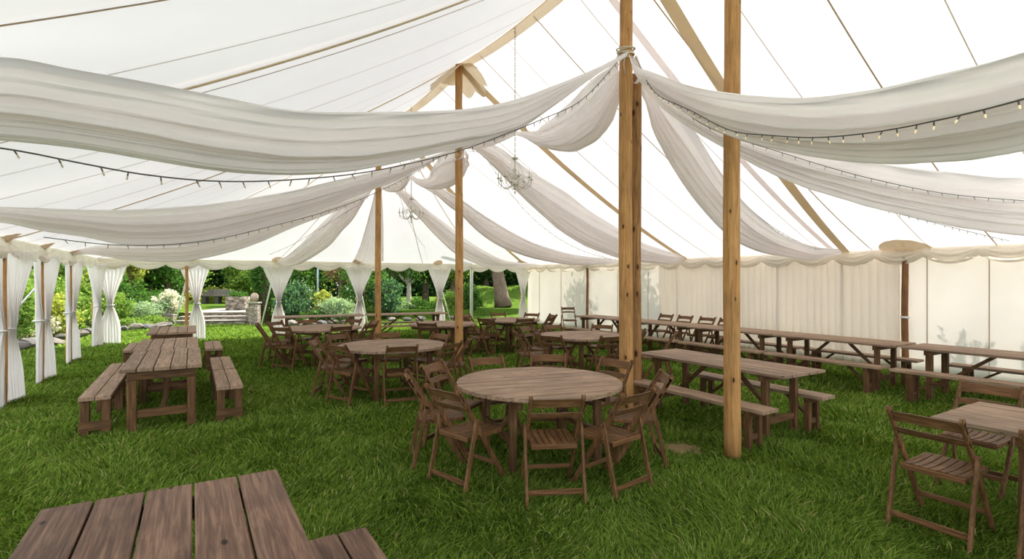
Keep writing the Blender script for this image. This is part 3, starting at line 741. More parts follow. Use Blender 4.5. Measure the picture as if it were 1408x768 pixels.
def round_table(Rd=.81, z=.75):
    root = empty('round_table', (0, 0, 0)); m = MB(); n = 9; w = 2*Rd/n
    for i in range(n):
        y0, y1 = -Rd+w*i+.010, -Rd+w*(i+1)-.010; top = []
        K = 14
        for k in range(K+1):
            y = lp(y0, y1, k/K); top.append((math.sqrt(max(0, Rd*Rd-y*y)), y))
        loop = top+[(-x, y) for x, y in reversed(top)]
        c = len(loop)
        m.add([(x, y, z) for x, y in loop]+[(x, y, z-.035) for x, y in loop],
              [tuple(range(c)), tuple(range(2*c-1, c-1, -1))]+[(k, k+c, (k+1) % c+c, (k+1) % c) for k in range(c)])
    m.build('tabletop', M['top_x'], root)
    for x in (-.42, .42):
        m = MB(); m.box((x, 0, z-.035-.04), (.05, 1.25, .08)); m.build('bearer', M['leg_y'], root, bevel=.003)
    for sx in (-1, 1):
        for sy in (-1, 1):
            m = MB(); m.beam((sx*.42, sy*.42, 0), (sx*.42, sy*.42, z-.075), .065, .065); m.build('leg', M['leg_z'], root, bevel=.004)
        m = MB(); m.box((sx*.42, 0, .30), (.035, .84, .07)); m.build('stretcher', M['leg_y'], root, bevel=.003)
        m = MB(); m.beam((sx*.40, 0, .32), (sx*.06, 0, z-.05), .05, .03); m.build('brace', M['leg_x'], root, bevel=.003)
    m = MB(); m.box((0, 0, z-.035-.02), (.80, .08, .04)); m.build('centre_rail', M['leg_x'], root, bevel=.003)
    return root
def folding_chair():
    root = empty('folding_chair', (0, 0, 0)); hw = .205
    long = lambda z: .22-.54*(z/.84)
    for sx in (-1, 1):
        m = MB(); x = sx*hw
        m.beam((x, long(0), 0), (x, long(.84), .84), .024, .042, (0, 1, 0)); 
        m.tube([(x-.012*1, long(.842), .842), (x+.012, long(.842), .842)], .021, 10)
        m.build('back_post', M['ch_z'], root, bevel=.004)
        xr = sx*(hw+.024)
        m = MB(); m.beam((xr, -.285, 0), (xr, -.150, .585), .022, .036, (0, 1, 0)); m.tube([(xr-.011, -.150, .585), (xr+.011, -.150, .585)], .018, 10)
        m.build('rear_leg', M['ch_z'], root, bevel=.003)
    def rail(zc, h, name, bow=.022):
        m = MB(); n = 10; P = []
        for k in range(n+1):
            t = k/n*2-1; x = t*(hw+.012); y0 = long(zc)-bow*(1-t*t)-.004
            for (dy, dz) in ((-.009, -h/2), (.009, -h/2), (.009, h/2), (-.009, h/2)):
                P.append((x, y0+dy-(dz)*.64, zc+dz+0.006*(1-t*t)))
        fs = [(k*4+i, k*4+(i+1) % 4, (k+1)*4+(i+1) % 4, (k+1)*4+i) for k in range(n) for i in range(4)]+[(0, 1, 2, 3), (n*4+3, n*4+2, n*4+1, n*4)]
        m.add(P, fs); return m.build(name, M['ch_x'], root)
    rail(.795, .072, 'top_rail'); rail(.685, .045, 'back_slat')
    st = MB(); n = 7; w = .36/n
    for i in range(n):
        x = -.18+w*(i+.5); pts = []
        yy = [(-.19, .452), (-.13, .444), (-.02, .440), (.10, .447), (.19, .455)]
        P = []
        for (y, z) in yy:
            for dx, dz in ((-w/2+.004, -.006), (w/2-.004, -.006), (w/2-.004, .006), (-w/2+.004, .006)): P.append((x+dx, y, z+dz))
        k5 = len(yy)-1
        st.add(P, [(k*4+i2, k*4+(i2+1) % 4, (k+1)*4+(i2+1) % 4, (k+1)*4+i2) for k in range(k5) for i2 in range(4)]+[(0, 1, 2, 3), (k5*4+3, k5*4+2, k5*4+1, k5*4)])
    st.build('seat', M['ch_y'], root)
    m = MB()
    for sx in (-1, 1): m.beam((sx*.175, -.21, .432), (sx*.175, .21, .440), .02, .035)
    m.box((0, -.198, .432), (.37, .022, .035)); m.box((0, .198, .438), (.37, .022, .035))
    m.build('seat_frame', M['ch_x'], root, bevel=.003)
    m = MB(); m.beam((-hw-.03, -.262, .10), (hw+.03, -.262, .10), .014, .042); m.build('rear_stretcher', M['ch_x'], root, bevel=.002)
    m = MB(); m.beam((-hw, long(.17), .17), (hw, long(.17), .17), .018, .034); m.build('front_stretcher', M['ch_x'], root, bevel=.002)
    return root
def place(proto, used, x, y, rz, **kw):
    o = proto if not used else copy_tree(proto)
    o.location = (x, y, 0); o.rotation_euler = (0, 0, rz); tag(o, **kw); return o
def place_s(proto, used, s, v, rz, **kw):
    p = W(s, v); return place(proto, used, p.x, p.y, rz, **kw)
# --- round tables
RT = round_table()
TB = {'A': (.267, 5.2, 'nearest round table'), 'B': (-1.84, 8.08, 'round table left of the mast left of centre'), 'C': (-4.0, 11.0, 'farthest left round table'),
      'D': (1.25, 9.5, 'round table just left of the thick roped mast'), 'E': (-.07, 13.2, 'small-looking round table far back in the centre'), 'F': (-1.58, 12.0, 'round table behind the mast left of centre')}
TL = {'A': 'weathered round plank table nearest the viewer, ringed by folding chairs', 'B': 'round plank table left of the mast left of centre', 'C': 'round plank table farthest left, before the far trestle tables',
      'D': 'round plank table just left of the thick roped mast', 'E': 'round plank table far back in the centre, by the far right curtain', 'F': 'round plank table partly hidden by the mast left of centre'}
for i, k in enumerate(TB):
    x, y, _ = TB[k]; o = place(RT, i > 0, x, y, (0.33, *[math.radians(q) for q in (36, 53, 38, 40, 75)])[i], label=TL[k], cat='table', group='round tables')
    if k in 'DEF': o.scale = (.94, .94, 1)
# --- chairs around them
CH = folding_chair(); used = [False]
def chair(x, y, face, label, group='folding chairs at the round tables'):
    o = place(CH, used[0], x, y, face-PI/2, label=label, cat='chair', group=group); used[0] = True; return o
SHORT = {'A': 'nearest round table', 'B': 'second-nearest round table, left of centre', 'C': 'farthest left round table', 'D': 'round table by the roped mast', 'E': 'farthest central round table', 'F': 'round table behind the left-centre mast'}
RING = {
 'A': [(-135, .88, 'near left side'), (-87, .86, 'side facing the viewer'), (-54, .92, 'near right side'), (-10, .90, 'right side'), (38, .86, 'far right side'), (80, .86, 'far side'), (124, .76, 'far left side'), (158, .90, 'left side, farther of two'), (187, .96, 'left side, nearer of two')],
 'B': [(-70, .66, 'near side'), (-128, .70, 'near left side'), (-168, .84, 'left side'), (150, .90, 'far left side'), (110, .62, 'far side'), (48, .66, 'far right side'), (-30, .84, 'near right side'), (4, .88, 'right side')],
 'C': [(206, .88, 'left side'), (165, .84, 'far left side'), (-114, .76, 'near left side'), (-50, .74, 'near right side'), (-14, .86, 'right side'), (30, .82, 'far right side'), (72, .80, 'far side'), (125, .80, 'far side, left half')],
 'D': [(194, .92, 'left side'), (-120, .88, 'near left side'), (-74, .86, 'near side'), (-34, .80, 'near right side'), (13, .84, 'right side'), (60, .88, 'far right side'), (112, .80, 'far side'), (150, .84, 'far left side')],
 'E': [(156, .90, 'left side, farther of two'), (200, .84, 'left side, nearer of two'), (-122, .76, 'near left side'), (-68, .76, 'near right side'), (-28, .84, 'right side, nearer of two'), (18, .88, 'right side, farther of two'), (55, .80, 'far right side'), (105, .80, 'far side')],
 'F': [(-8, .84, 'right side'), (74, .84, 'far side'), (-100, .74, 'near side')],
}
rr = random.Random(5)
for k in RING:
    x, y, _ = TB[k]
    for a, r, side in RING[k]:
        th = math.radians(a); jx = math.radians(rr.uniform(-7, 7))
        chair(x+r*math.cos(th), y+r*math.sin(th), th+PI+jx, 'folding chair at the %s, on its %s' % (SHORT[k], side))
# chair by the double pole, chair in the corner, chairs along the wall
chair(2.42, 8.88, math.radians(160), 'folding chair half hidden behind the double pole', 'loose folding chairs')
chair(1.86, 16.9, -PI/2+.1, 'lone folding chair standing in the far right corner by the wall', 'loose folding chairs')
for px, l_ in ((905, 'first'), (931, 'second'), (961, 'third'), (989, 'fourth')):
    k = kx(px); Y = 11.95/(k+.609); 
    chair(k*Y-VX*.30*0, Y, ANG_V+PI, 'folding chair behind the long row of tables, %s of four from the double pole' % l_, 'folding chairs along the right wall')
# --- trestle tables
TT = trestle_table(1.92, .80)
a0 = ANG_U
tt_used = False
def tt(s, v, label, rz=a0, **k):
    global tt_used
    o = place_s(TT, tt_used, s, v, rz, label=label, cat='table', group=k.get('group', 'trestle tables along the right side')); tt_used = True
    o.scale = (k.get('scale', 1), 1, 1)
    return o
s_, v_ = SV(2.58, 6.48)
tt(s_+.03, v_+.03, 'trestle table nearest the lone mast, between two benches', scale=1.1)
names = ['nearest trestle table of the long rear row, ending at the dark side pole', 'second trestle table of the long rear row, counted from the dark side pole', 'third trestle table of the long rear row, partly behind the double pole', 'last trestle table of the long rear row, left of the double pole']
for i, nm in enumerate(names): tt(-.18+1.94*i+.03, 4.76, nm)
tt(-2.38, 4.78, 'long trestle table running out of the picture at the right edge', scale=1.22)
for (x, y, nm) in ((-5.35, 14.62, 'left one of the two trestle tables across the far end'), (-3.10, 15.58, 'right one of the two trestle tables across the far end')):
    o = place(TT, True, x, y, math.radians(23), label=nm, cat='table', group='trestle tables across the far end'); o.scale = (1.22, .9, 1)
TB_ = trestle_bench(1.9); tb_used = False
def tb(x, y, rz, label, sc=1.0, group='trestle benches'):
    global tb_used
    o = place(TB_, tb_used, x, y, rz, label=label, cat='bench', group=group); tb_used = True; o.scale = (sc, 1, 1); return o
def tbs(s, v, label, sc=1.0): p = W(s, v); return tb(p.x, p.y, a0, label, sc)
tb(2.10, 6.02, a0, 'bench in front of the trestle table nearest the lone mast', .97)
tb(3.06, 6.62, a0, 'bench behind the trestle table nearest the lone mast', .95)
BR = ['dark side pole end', 'second table', 'third table', 'last table']
for i in range(4):
    tbs(-.18+1.94*i+.02, 4.16, 'bench before the long rear row of tables, at its '+('end by the dark side pole' if i == 0 else BR[i]), .97)
    if i < 2: tbs(-.18+1.94*i+.02, 5.38, 'bench behind the long rear row of tables, at its '+('end by the dark side pole' if i == 0 else BR[i]), .97)
tbs(-2.40, 4.14, 'bench on the near side of the table leaving the picture at the right', 1.25)
tbs(-2.55, 5.40, 'bench by the wall behind the table leaving the picture at the right', 1.15)
tb(-2.95, 15.02, math.radians(23), 'bench before the right table across the far end', 1.1, 'benches at the far end tables')
tb(-3.35, 16.2, math.radians(23), 'bench behind the right table across the far end', 1.2, 'benches at the far end tables')
tb(-5.1, 14.02, math.radians(23), 'bench before the left table across the far end', 1.1, 'benches at the far end tables')
# --- heavy tables on the left
HT = heavy_table(1.82, .80); HB = heavy_bench(1.38)
place_s(HT, False, 3.23, -4.95, a0, label='heavy plank table on the left, nearest of the three in the row', cat='table', group='heavy tables in a row on the left')
o = place_s(HT, True, 4.98, -4.97, a0, label='heavy plank table on the left, middle one of the row', cat='table', group='heavy tables in a row on the left'); o.scale = (.9, 1, 1)
o = place_s(HT, True, 7.7, -4.98, a0, label='heavy plank table on the left, farthest one of the row', cat='table', group='heavy tables in a row on the left'); o.scale = (.88, 1, 1)
for k, (s_, v_, l_) in enumerate(((3.18, -5.58, 'heavy bench left of the heavy tables, nearest one'), (4.58, -5.58, 'heavy bench left of the heavy tables, second one'), (7.7, -5.60, 'heavy bench left of the heavy tables, farthest one'),
                   (3.07, -4.26, 'heavy bench right of the heavy tables, nearest one'), (4.52, -4.26, 'heavy bench right of the heavy tables, second one'), (7.2, -4.30, 'heavy bench right of the heavy tables, farthest one'))):
    place_s(HB, k > 0, s_, v_, a0, label=l_, cat='bench', group='heavy benches beside the left tables')
FT = heavy_table(1.85, .955, mat='near_x')
place_s(FT, False, -2.80, -4.745, a0, label='big dark plank tabletop in the near left corner of the picture', cat='table')
FB = heavy_bench(1.7, .30, mat='near_x')
place_s(FB, False, -2.98, -4.02, a0, label='dark plank bench right of the near left table', cat='bench')
# --- table at the lower right
o = trestle_table(1.9, .93, inset=.49); p = W(*SV(3.45, 4.08)); 
s_, v_ = SV(3.05, 3.84); place_s(o, False, s_-.95, v_+.465, a0, label='plank table at the lower right edge of the picture', cat='table')
chair(3.03, 3.68, ANG_V, 'folding chair at the lower right, complete and nearest to the viewer', 'folding chairs at the lower right table')
chair(3.40, 3.10, ANG_V, 'folding chair cut by the right edge at the bottom of the picture', 'folding chairs at the lower right table')
chair(3.86, 4.36, ANG_V+PI, 'folding chair on the far side of the lower right table', 'folding chairs at the lower right table')
# ================================================================= GROUND AND GARDEN
g = MB(); g.grid([(lp(-45, 30, i/30), lp(-8, 60, j/30), 0) for j in range(31) for i in range(31)], 31, 31)
g.build('floor', M['lawn'], kind='structure')
def ground_z(x, y): return 0.0
# lawn blades
def blades(n, y0, y1, seed, hmin, hmax, wmul, dry=0.0, name='lawn_grass', lbl='', mat='blade'):
    R = np.random.default_rng(seed)
    u = R.random(n); Y = (y0**-0.3+(y1**-0.3-y0**-0.3)*u)**(1/-0.3)
    X = (R.random(n)*2-1)*(1.03*Y+.5)
    dd = np.hypot(X-1.75, Y-5.45)
    keep = dd > 0.12+0.28*R.random(n)
    sX = (X-OX)*UX+(Y-OY)*UY; vX = (X-OX)*VX+(Y-OY)*VY
    keep &= (vX < V0-.05)
    X, Y = X[keep], Y[keep]; n = len(X)
    cl = np.sin(X*3.1+1.3*np.sin(Y*2.3))*np.sin(Y*2.7+1.1*np.sin(X*1.9))+.5*np.sin(X*9.1+Y*4)*np.sin(Y*8.3-X*5)
    h = (hmin+(hmax-hmin)*R.random(n)**1.4)*(1+.40*cl)
    th = R.random(n)*2*PI; lean = h*(0.35+1.0*R.random(n)); la = np.where(R.random(n) < .72, 0.6+3.0*np.sin(X*1.9+np.sin(Y*1.3))*np.sin(Y*2.1+.8*np.sin(X*3))+R.normal(0, .55, n), R.random(n)*2*PI)
    w = (0.0016+0.0011*R.random(n))*(1+Y*wmul)
    ax, ay = np.cos(th)*w, np.sin(th)*w; lx, ly = np.cos(la)*lean, np.sin(la)*lean
    V = np.zeros((n, 5, 3), np.float32)
    V[:, 0] = np.stack([X-ax, Y-ay, 0*X-.003], 1); V[:, 1] = np.stack([X+ax, Y+ay, 0*X-.003], 1)
    V[:, 2] = np.stack([X+ax*.8+lx*.35, Y+ay*.8+ly*.35, h*.6], 1); V[:, 3] = np.stack([X-ax*.8+lx*.35, Y-ay*.8+ly*.35, h*.6], 1)
    V[:, 4] = np.stack([X+lx, Y+ly, h*.92], 1)
    b = (np.arange(n)*5)[:, None]
    loops = np.concatenate([b+np.array([[0, 1, 2, 3]]), b+np.array([[3, 2, 4]])], 1).ravel()
    sizes = np.tile(np.array([4, 3]), n)
    return np_mesh(name, V.reshape(-1, 3), loops, sizes, M[mat], label=lbl, cat='grass', kind='stuff')
blades(300000, 2.6, 9.0, 1, .028, .082, .30, name='lawn_grass', lbl='green lawn grass in the near part of the tent')
blades(170000, 9.0, 30.0, 2, .035, .075, .30, name='lawn_grass', lbl='green lawn grass in the far part and outside the tent')
blades(12000, 2.6, 9.0, 3, .04, .085, .3, name='dry_grass', lbl='straw coloured dry blades scattered through the lawn', mat='blade_dry')
# foliage
def foliage(root, name, mat, rx, ry, h, n, leaf, seed, z0=0.0, clumps=26, cr=0.30, core=0.25, spike=False):
    R = np.random.default_rng(seed)
    d = R.normal(size=(clumps, 3)); d /= np.linalg.norm(d, axis=1)[:, None]
    rad = 0.55+0.38*R.random((clumps, 1))
    C = d*rad
    ci = R.integers(0, clumps, n)
    o = R.normal(size=(n, 3)); o /= np.linalg.norm(o, axis=1)[:, None]
    P = C[ci]+o*(cr*(R.random((n, 1))**.45))
    nc = int(n*core); P[:nc] = R.normal(size=(nc, 3))*.42
    P[:, 0] *= rx; P[:, 1] *= ry; P[:, 2] = z0+(P[:, 2]*.5+.5)*h
    P[:, 2] = np.maximum(P[:, 2], z0+.01)
    a = R.normal(size=(n, 3))+np.array([0, 0, .25])
    if spike: a = R.normal(size=(n, 3))*.5+np.array([0, 0, 1.6])
    a /= np.linalg.norm(a, axis=1)[:, None]
    b = R.normal(size=(n, 3)); b -= (b*a).sum(1)[:, None]*a; b /= np.linalg.norm(b, axis=1)[:, None]
    L = leaf*(.6+.8*R.random((n, 1)))
    V = np.stack([P-a*L*.5, P+b*L*.28, P+a*L*.5, P-b*L*.28], 1)
    loops = np.arange(4*n); sizes = np.full(n, 4)
    return np_mesh(name, V.reshape(-1, 3), loops, sizes, M[mat], root)
def stems(root, rx, h, n, seed, mat='bark', r=.02):
    R = random.Random(seed); m = MB()
    for k in range(n):
        a = R.uniform(0, 2*PI); q = R.uniform(.2, .7)
        m.tube([(0.08*math.cos(a), .08*math.sin(a), -0.02), (q*.4*rx*math.cos(a), q*.4*rx*math.sin(a), h*.35), (q*rx*math.cos(a), q*rx*math.sin(a), h*.75)], [r, r*.7, r*.3], 6)
    m.build('stem', M[mat], root, smooth=True)
sh_n = [0]
def shrub(px, Y, w, h, mat, label, z0=0.0, leaf=.10, n=2600, cat='shrub', name='garden_shrub', group=None, extra=None, clumps=26, core=.25, ry=None, spike=False, X=None):
    sh_n[0] += 1; X = kx(px)*Y if X is None else X
    root = empty(name, (X, Y, z0), 0, label=label, cat=cat, group=group)
    foliage(root, 'foliage', mat, w/2, (ry or w/2), h, n, leaf, sh_n[0]*13, 0, clumps, core=core, spike=spike)
    stems(root, w/2, h, 5, sh_n[0], r=.018*max(1, h))
    if extra: foliage(root, 'blossom', extra[0], w/2*1.03, (ry or w/2)*1.03, h*1.03, extra[1], leaf*.8, sh_n[0]*17, 0.02, clumps, core=0)
    return root
def tree(px, Y, crown_w, crown_h, zc, mat, label, trunk_r=.15, z0=0.0, leaf=.16, n=5200, lean=0.0, fork=True, bark='bark', name='garden_tree', cat='tree', ry=None, X=None):
    sh_n[0] += 1; X = kx(px)*Y if X is None else X
    root = empty(name, (X, Y, z0), 0, label=label, cat=cat)
    foliage(root, 'crown', mat, crown_w/2, ry or crown_w/2, crown_h, n, leaf, sh_n[0]*13, zc, 44, cr=.28)
    m = MB(); R = random.Random(sh_n[0]); hh = zc+crown_h*.45
    m.tube([(0, 0, -.05), (lean*.15, 0, hh*.12), (lean*.5, 0.03, hh*.45), (lean*.8, 0, hh*.75), (lean, 0, hh)], [trunk_r*1.35, trunk_r*1.05, trunk_r*.85, trunk_r*.6, trunk_r*.3], 12)
    if fork:
        for k in range(5):
            a = R.uniform(0, 2*PI) if k else PI*.95; zz = hh*R.uniform(.42, .6); f = zz/hh
            ex, ey = math.cos(a)*crown_w*.33, math.sin(a)*crown_w*.25
            m.tube([(lean*f, 0, zz), (lean*f+ex*.45, ey*.45, zz+crown_h*.14), (lean*f+ex, ey, zz+crown_h*.36)], [trunk_r*.5, trunk_r*.35, trunk_r*.15], 8)
    m.build('trunk', M[bark], root, smooth=True)
    return root
TZ = 0.40
# raised terrace lawn behind the steps
def prism(poly, z0, z1, name, mat, parent=None, bevel=0, **kw):
    n = len(poly); m = MB()
    m.add([(x, y, z0) for x, y in poly]+[(x, y, z1) for x, y in poly], [tuple(range(n-1, -1, -1)), tuple(range(n, 2*n))]+[(k, (k+1) % n, (k+1) % n+n, k+n) for k in range(n)])
    return m.build(name, mat, parent, bevel=bevel, **kw)
tdx, tdy = math.cos(math.radians(8)), math.sin(math.radians(8))
def TP(a, b): return (-11.65+a*tdx-b*tdy, 20.4+a*tdy+b*tdx)       # local frame of the steps
prism([TP(-26, 1.35), TP(1.35, 1.35), TP(1.35, 1.0), TP(17, 3.0), TP(17, 30), TP(-26, 30)], 0.0, TZ, 'trim_1', M['lawn'], kind='structure')
root = empty('garden_steps', (*TP(0, 0), 0), math.radians(8), label='low flight of pale stone garden steps beyond the far end', cat='steps')
for i in range(3):
    m = MB(); m.box((0, .225+.45*i+.45*(2-i)/2, TZ/3*(i+.5)-.0), (2.75, .45*(3-i), TZ/3)); m.build('riser', M['masonry'], root)
    m = MB(); m.box((0, .20+.45*i, TZ/3*(i+1)+.012), (2.8, .50, .03)); m.build('tread', M['stone_l'], root, bevel=.006)
pth = MB(); pth.box((0, 2.9, TZ+.012), (2.8, 3.0, .02)); pth.build('landing', M['stone_l'], root)
def rwall(a0_, b0_, a1, b1, h, th, label):
    p, q = TP(a0_, b0_), TP(a1, b1); L = math.hypot(q[0]-p[0], q[1]-p[1]); an = math.atan2(q[1]-p[1], q[0]-p[0])
    r = empty('garden_wall', (p[0], p[1], 0), an, label=label, cat='wall')
    m = MB(); m.box((L/2, 0, h/2), (L, th, h)); m.build('stonework', M['masonry'], r, bevel=.01)
    m = MB(); m.box((L/2, 0, h+.02), (L+.04, th+.06, .05)); m.build('coping', M['stone_l'], r, bevel=.008)
    return r
rwall(1.40, .0, 1.42, 1.5, .58, .35, 'short stone wall flanking the right of the garden steps')
rwall(2.30, .10, 4.2, .35, .50, .30, 'low stone retaining wall right of the garden steps')
rwall(-1.45, .2, -7.4, -.6, .36, .3, 'low stone retaining wall left of the garden steps')
# pier with ball
def pier(px, Y, z, label):
    X = kx(px)*Y; r = empty('stone_pier', (X, Y, 0), .1, label=label, cat='pier')
    m = MB(); m.box((0, 0, z/2), (.34, .34, z)); m.build('shaft', M['masonry'], r, bevel=.01)
    m = MB(); m.box((0, 0, z+.03), (.42, .42, .06)); m.build('cap', M['stone_l'], r, bevel=.01)
    m = MB(); m.lathe([(.07, 0), (.05, .03), (.12, .07), (.155, .16), (.145, .25), (.09, .33), (.03, .36)], 18, (0, 0, z+.06)); m.build('finial', M['terra'], r, smooth=True)
pier(350, 20.3, .82, 'stone pier with a rounded terracotta top at the right of the steps')
def planter(px, Y, label):
    X = kx(px)*Y; r = empty('stone_planter', (X, Y, TZ), 0.1, label=label, cat='planter')
    m = MB(); m.box((0, 0, .3), (.8, .6, .6)); m.build('trough', M['masonry'], r, bevel=.02)
    foliage(r, 'foliage', 'g_mid', .42, .32, .4, 700, .08, 991, .5)
planter(327, 23.0, 'square stone planter with greenery above the garden steps')
# rockery boulders
R = random.Random(4)
rock_me = []
for k in range(4):
    bm = bmesh.new(); bmesh.ops.create_icosphere(bm, subdivisions=2, radius=.5)
    for v in bm.verts:
        v.co *= 1+R.uniform(-.16, .16); v.co.z *= .62
    me = bpy.data.meshes.new('boulder'); bm.to_mesh(me); bm.free(); me.materials.append(M['stone' if k % 2 else 'stone_d']); rock_me.append(me)
spots = [(2, 12.3, .55), (22, 12.9, .6), (48, 13.5, .7), (72, 14.0, .55), (88, 15.2, .5), (106, 15.8, .6), (122, 16.6, .6), (150, 17.4, .7), (166, 17.9, .5), (183, 18.2, .65), (204, 18.6, .55), (224, 18.9, .6),
         (385, 19.4, .5), (398, 19.7, .6), (412, 19.8, .5), (428, 20.0, .6), (444, 20.2, .5), (458, 20.4, .55), (474, 20.6, .5), (540, 21.8, .5), (560, 22.0, .45), (578, 22.3, .5), (622, 22.8, .5), (638, 23.0, .45)]
beds = ['left of the tent', 'beyond the far end']
def ordn(i): return ['first', 'second', 'third', 'fourth', 'fifth', 'sixth', 'seventh', 'eighth', 'ninth', 'tenth', 'eleventh', 'twelfth'][i]
for i, (px, Y, sz) in enumerate(spots):
    o = bpy.data.objects.new('boulder', rock_me[i % 4]); col.objects.link(o)
    o.location = (kx(px)*Y, Y, sz*.16); o.rotation_euler = (R.uniform(-.2, .2), R.uniform(-.2, .2), R.uniform(0, 6)); o.scale = (sz*1.0, sz*.8, sz*.7)
    if i < 12: tag(o, 'boulder edging the planted bank on the left, %s from the left edge' % ordn(i), 'rock', 'boulders edging the garden beds')
    else: tag(o, 'boulder edging the far border, %s from its left end' % ordn(i-12), 'rock', 'boulders edging the garden beds')
# planting: left bank
shrub(6, 13.6, 1.5, 2.0, 'g_light', 'bright green shrub at the left edge beyond the nearest left pole', leaf=.11, n=3200)
shrub(36, 14.6, 1.3, .95, 'g_white', 'low pale flowering shrub between the first two left poles', leaf=.08, n=2000)
shrub(40, 16.2, 2.0, 2.1, 'g_light', 'yellow-green bushy shrub between the first two left poles', leaf=.12, n=3800)
shrub(74, 15.4, 1.4, 1.3, 'g_yellow', 'low yellow-green shrub seen just beyond the second left pole', leaf=.10, n=2600)
shrub(78, 18.2, 2.3, 2.7, 'g_light', 'tall sunlit shrub seen between the second and third left poles', leaf=.14, n=4200)
shrub(102, 16.9, 1.3, 1.2, 'g_light', 'rounded light green shrub behind the third left curtain', leaf=.10, n=2400)
shrub(112, 19.6, 2.2, 2.5, 'g_yellow', 'tall yellow-green shrub left of the far left corner', leaf=.14, n=4200)
shrub(150, 18.7, 1.6, 1.35, 'g_light', 'light green shrub just right of the far left corner curtain', leaf=.10, n=3000)
shrub(160, 20.4, 1.9, 1.75, 'g_mid', 'mid-green shrub behind the silver cushion plant', leaf=.12, n=3200, z0=.2)
shrub(194, 19.6, 1.5, .62, 'g_silver', 'silvery low cushion shrub left of the white blossom', leaf=.07, n=3000, z0=.3)
shrub(232, 20.6, 1.0, .98, 'g_silver', 'white blossoming shrub left of the garden steps', leaf=.09, n=1100, z0=.36, extra=('g_white', 2600))
shrub(206, 21.6, 1.9, .95, 'g_mid', 'green shrub behind the white blossom', leaf=.10, n=2600, z0=.4)
shrub(176, 18.3, 1.2, .42, 'g_light', 'low green edging plant at the foot of the silver cushion', leaf=.07, n=1400, z0=.0)
shrub(212, 19.2, 1.2, .45, 'g_light', 'low green edging plant at the foot of the white blossom', leaf=.07, n=1400, z0=.0)
tree(178, 25, 2.0, 2.6, 1.1, 'g_yellow', 'golden-green small tree above the left bank', .10, TZ, .14, 3800, bark='bark')
tree(205, 29, 3.6, 4.4, .6, 'g_dark', 'dark evergreen tree behind the golden-green tree', .2, TZ, .2, 5200)
tree(231, 27, 2.6, 3.2, .6, 'g_mid', 'mid-green tree behind the white blossom', .12, TZ, .16, 4400)
tree(252, 31, 3.2, 4.6, .3, 'g_light', 'light green tree left of the curtain by the steps', .14, TZ, .18, 4400)
tree(140, 27, 5.2, 5.4, .4, 'g_dark', 'broad dark tree behind the far left corner', .25, TZ, .24, 6500)
tree(84, 26, 5.6, 6.2, .2, 'g_mid', 'big green tree beyond the second and third left poles', .25, 0, .24, 7000)
tree(40, 21, 4.0, 5.4, .2, 'g_dark', 'dark tree between the first two left poles', .2, 0, .2, 6000)
tree(4, 18.5, 3.8, 5.0, .2, 'g_dark', 'dark tree at the left edge of the picture', .2, 0, .2, 5600)
# above the steps
def stone_bench(px, Y):
    r = empty('stone_bench', (kx(px)*Y, Y, TZ), .05, label='dark curved stone bench far off on the upper lawn', cat='bench')
    m = MB(); m.box((0, 0, .44), (1.9, .5, .10)); m.build('seat', M['stone'], r, bevel=.02)
    m = MB(); m.grid([(lp(-.95, .95, i/12), .22+.05*math.sin(i), .49+j*(.22+.10*math.sin(PI*i/12))) for j in range(2) for i in range(13)], 13, 2); m.build('backrest', M['stone_l'], r, solid=.08)
    for x in (-.7, 0, .7):
        m = MB(); m.box((x, 0, .2), (.22, .42, .40)); m.build('leg', M['stone_d'], r, bevel=.02)
stone_bench(300, 29.5)
shrub(292, 31.2, 3.0, .95, 'g_yellow', 'low sunlit shrub behind the far stone bench', z0=TZ, leaf=.12, n=2600)
tree(308, 36, 7.5, 6.5, .0, 'g_dark', 'dark tree mass behind the far stone bench', .3, TZ, .3, 8000)
tree(336, 31, 2.5, 3.4, .1, 'g_light', 'light green tree left of the ivy-clad trunk', .14, TZ, .16, 5000)
def ivy(px, Y, w, h, label):
    r = empty('ivy_trunk', (kx(px)*Y, Y, 0), 0, label=label, cat='tree')
    m = MB(); m.tube([(0, 0, 0), (.04, 0, h*.5), (0, 0, h)], [.24, .2, .16], 12); m.build('trunk', M['bark'], r, smooth=True)
    foliage(r, 'ivy', 'g_mid', w*.62, w*.62, h, 9500, .11, 777, 0, 120, core=.0)
ivy(364, 20.95, .78, 4.6, 'ivy-covered tree trunk right of the garden steps')
# far border between the second and third end curtains
shrub(399, 20.6, 1.15, 1.45, 'g_blue', 'blue-green shrub right of the ivy-covered trunk', leaf=.11, n=3000, z0=.1, spike=True)
shrub(415, 21.2, 1.1, 1.65, 'g_blue', 'tall blue-green spiky shrub behind the far trestle table', leaf=.12, n=3000, z0=.1, spike=True, extra=('g_white', 90))
shrub(441, 21.5, 1.0, 1.15, 'g_yellow', 'yellow-green rounded shrub in the far border', leaf=.09, n=2400, z0=.2)
shrub(464, 21.0, 1.45, .85, 'g_silver', 'feathery pale green shrub in the far border', leaf=.10, n=2800, z0=.2, spike=True)
shrub(430, 20.7, 1.2, .5, 'g_mid', 'low green plant in front of the yellow-green shrub', leaf=.08, n=1400, z0=.05)
tree(405, 28, 4.6, 5.4, .2, 'g_mid', 'mid-green tree above the blue-green shrubs', .2, TZ, .2, 6000)
tree(436, 31, 3.8, 5.4, .3, 'g_dark', 'dark tree right of the mid-green tree in the far border', .2, TZ, .2, 5200)
tree(468, 25.5, 2.5, 3.3, .9, 'g_brown', 'copper-leaved tree left of the curtain by the farthest mast', .12, TZ, .10, 6200)
shrub(498, 23.0, 2.2, 2.6, 'g_mid', 'dark green shrub behind the curtain left of the farthest mast', leaf=.12, n=3600, z0=.2)
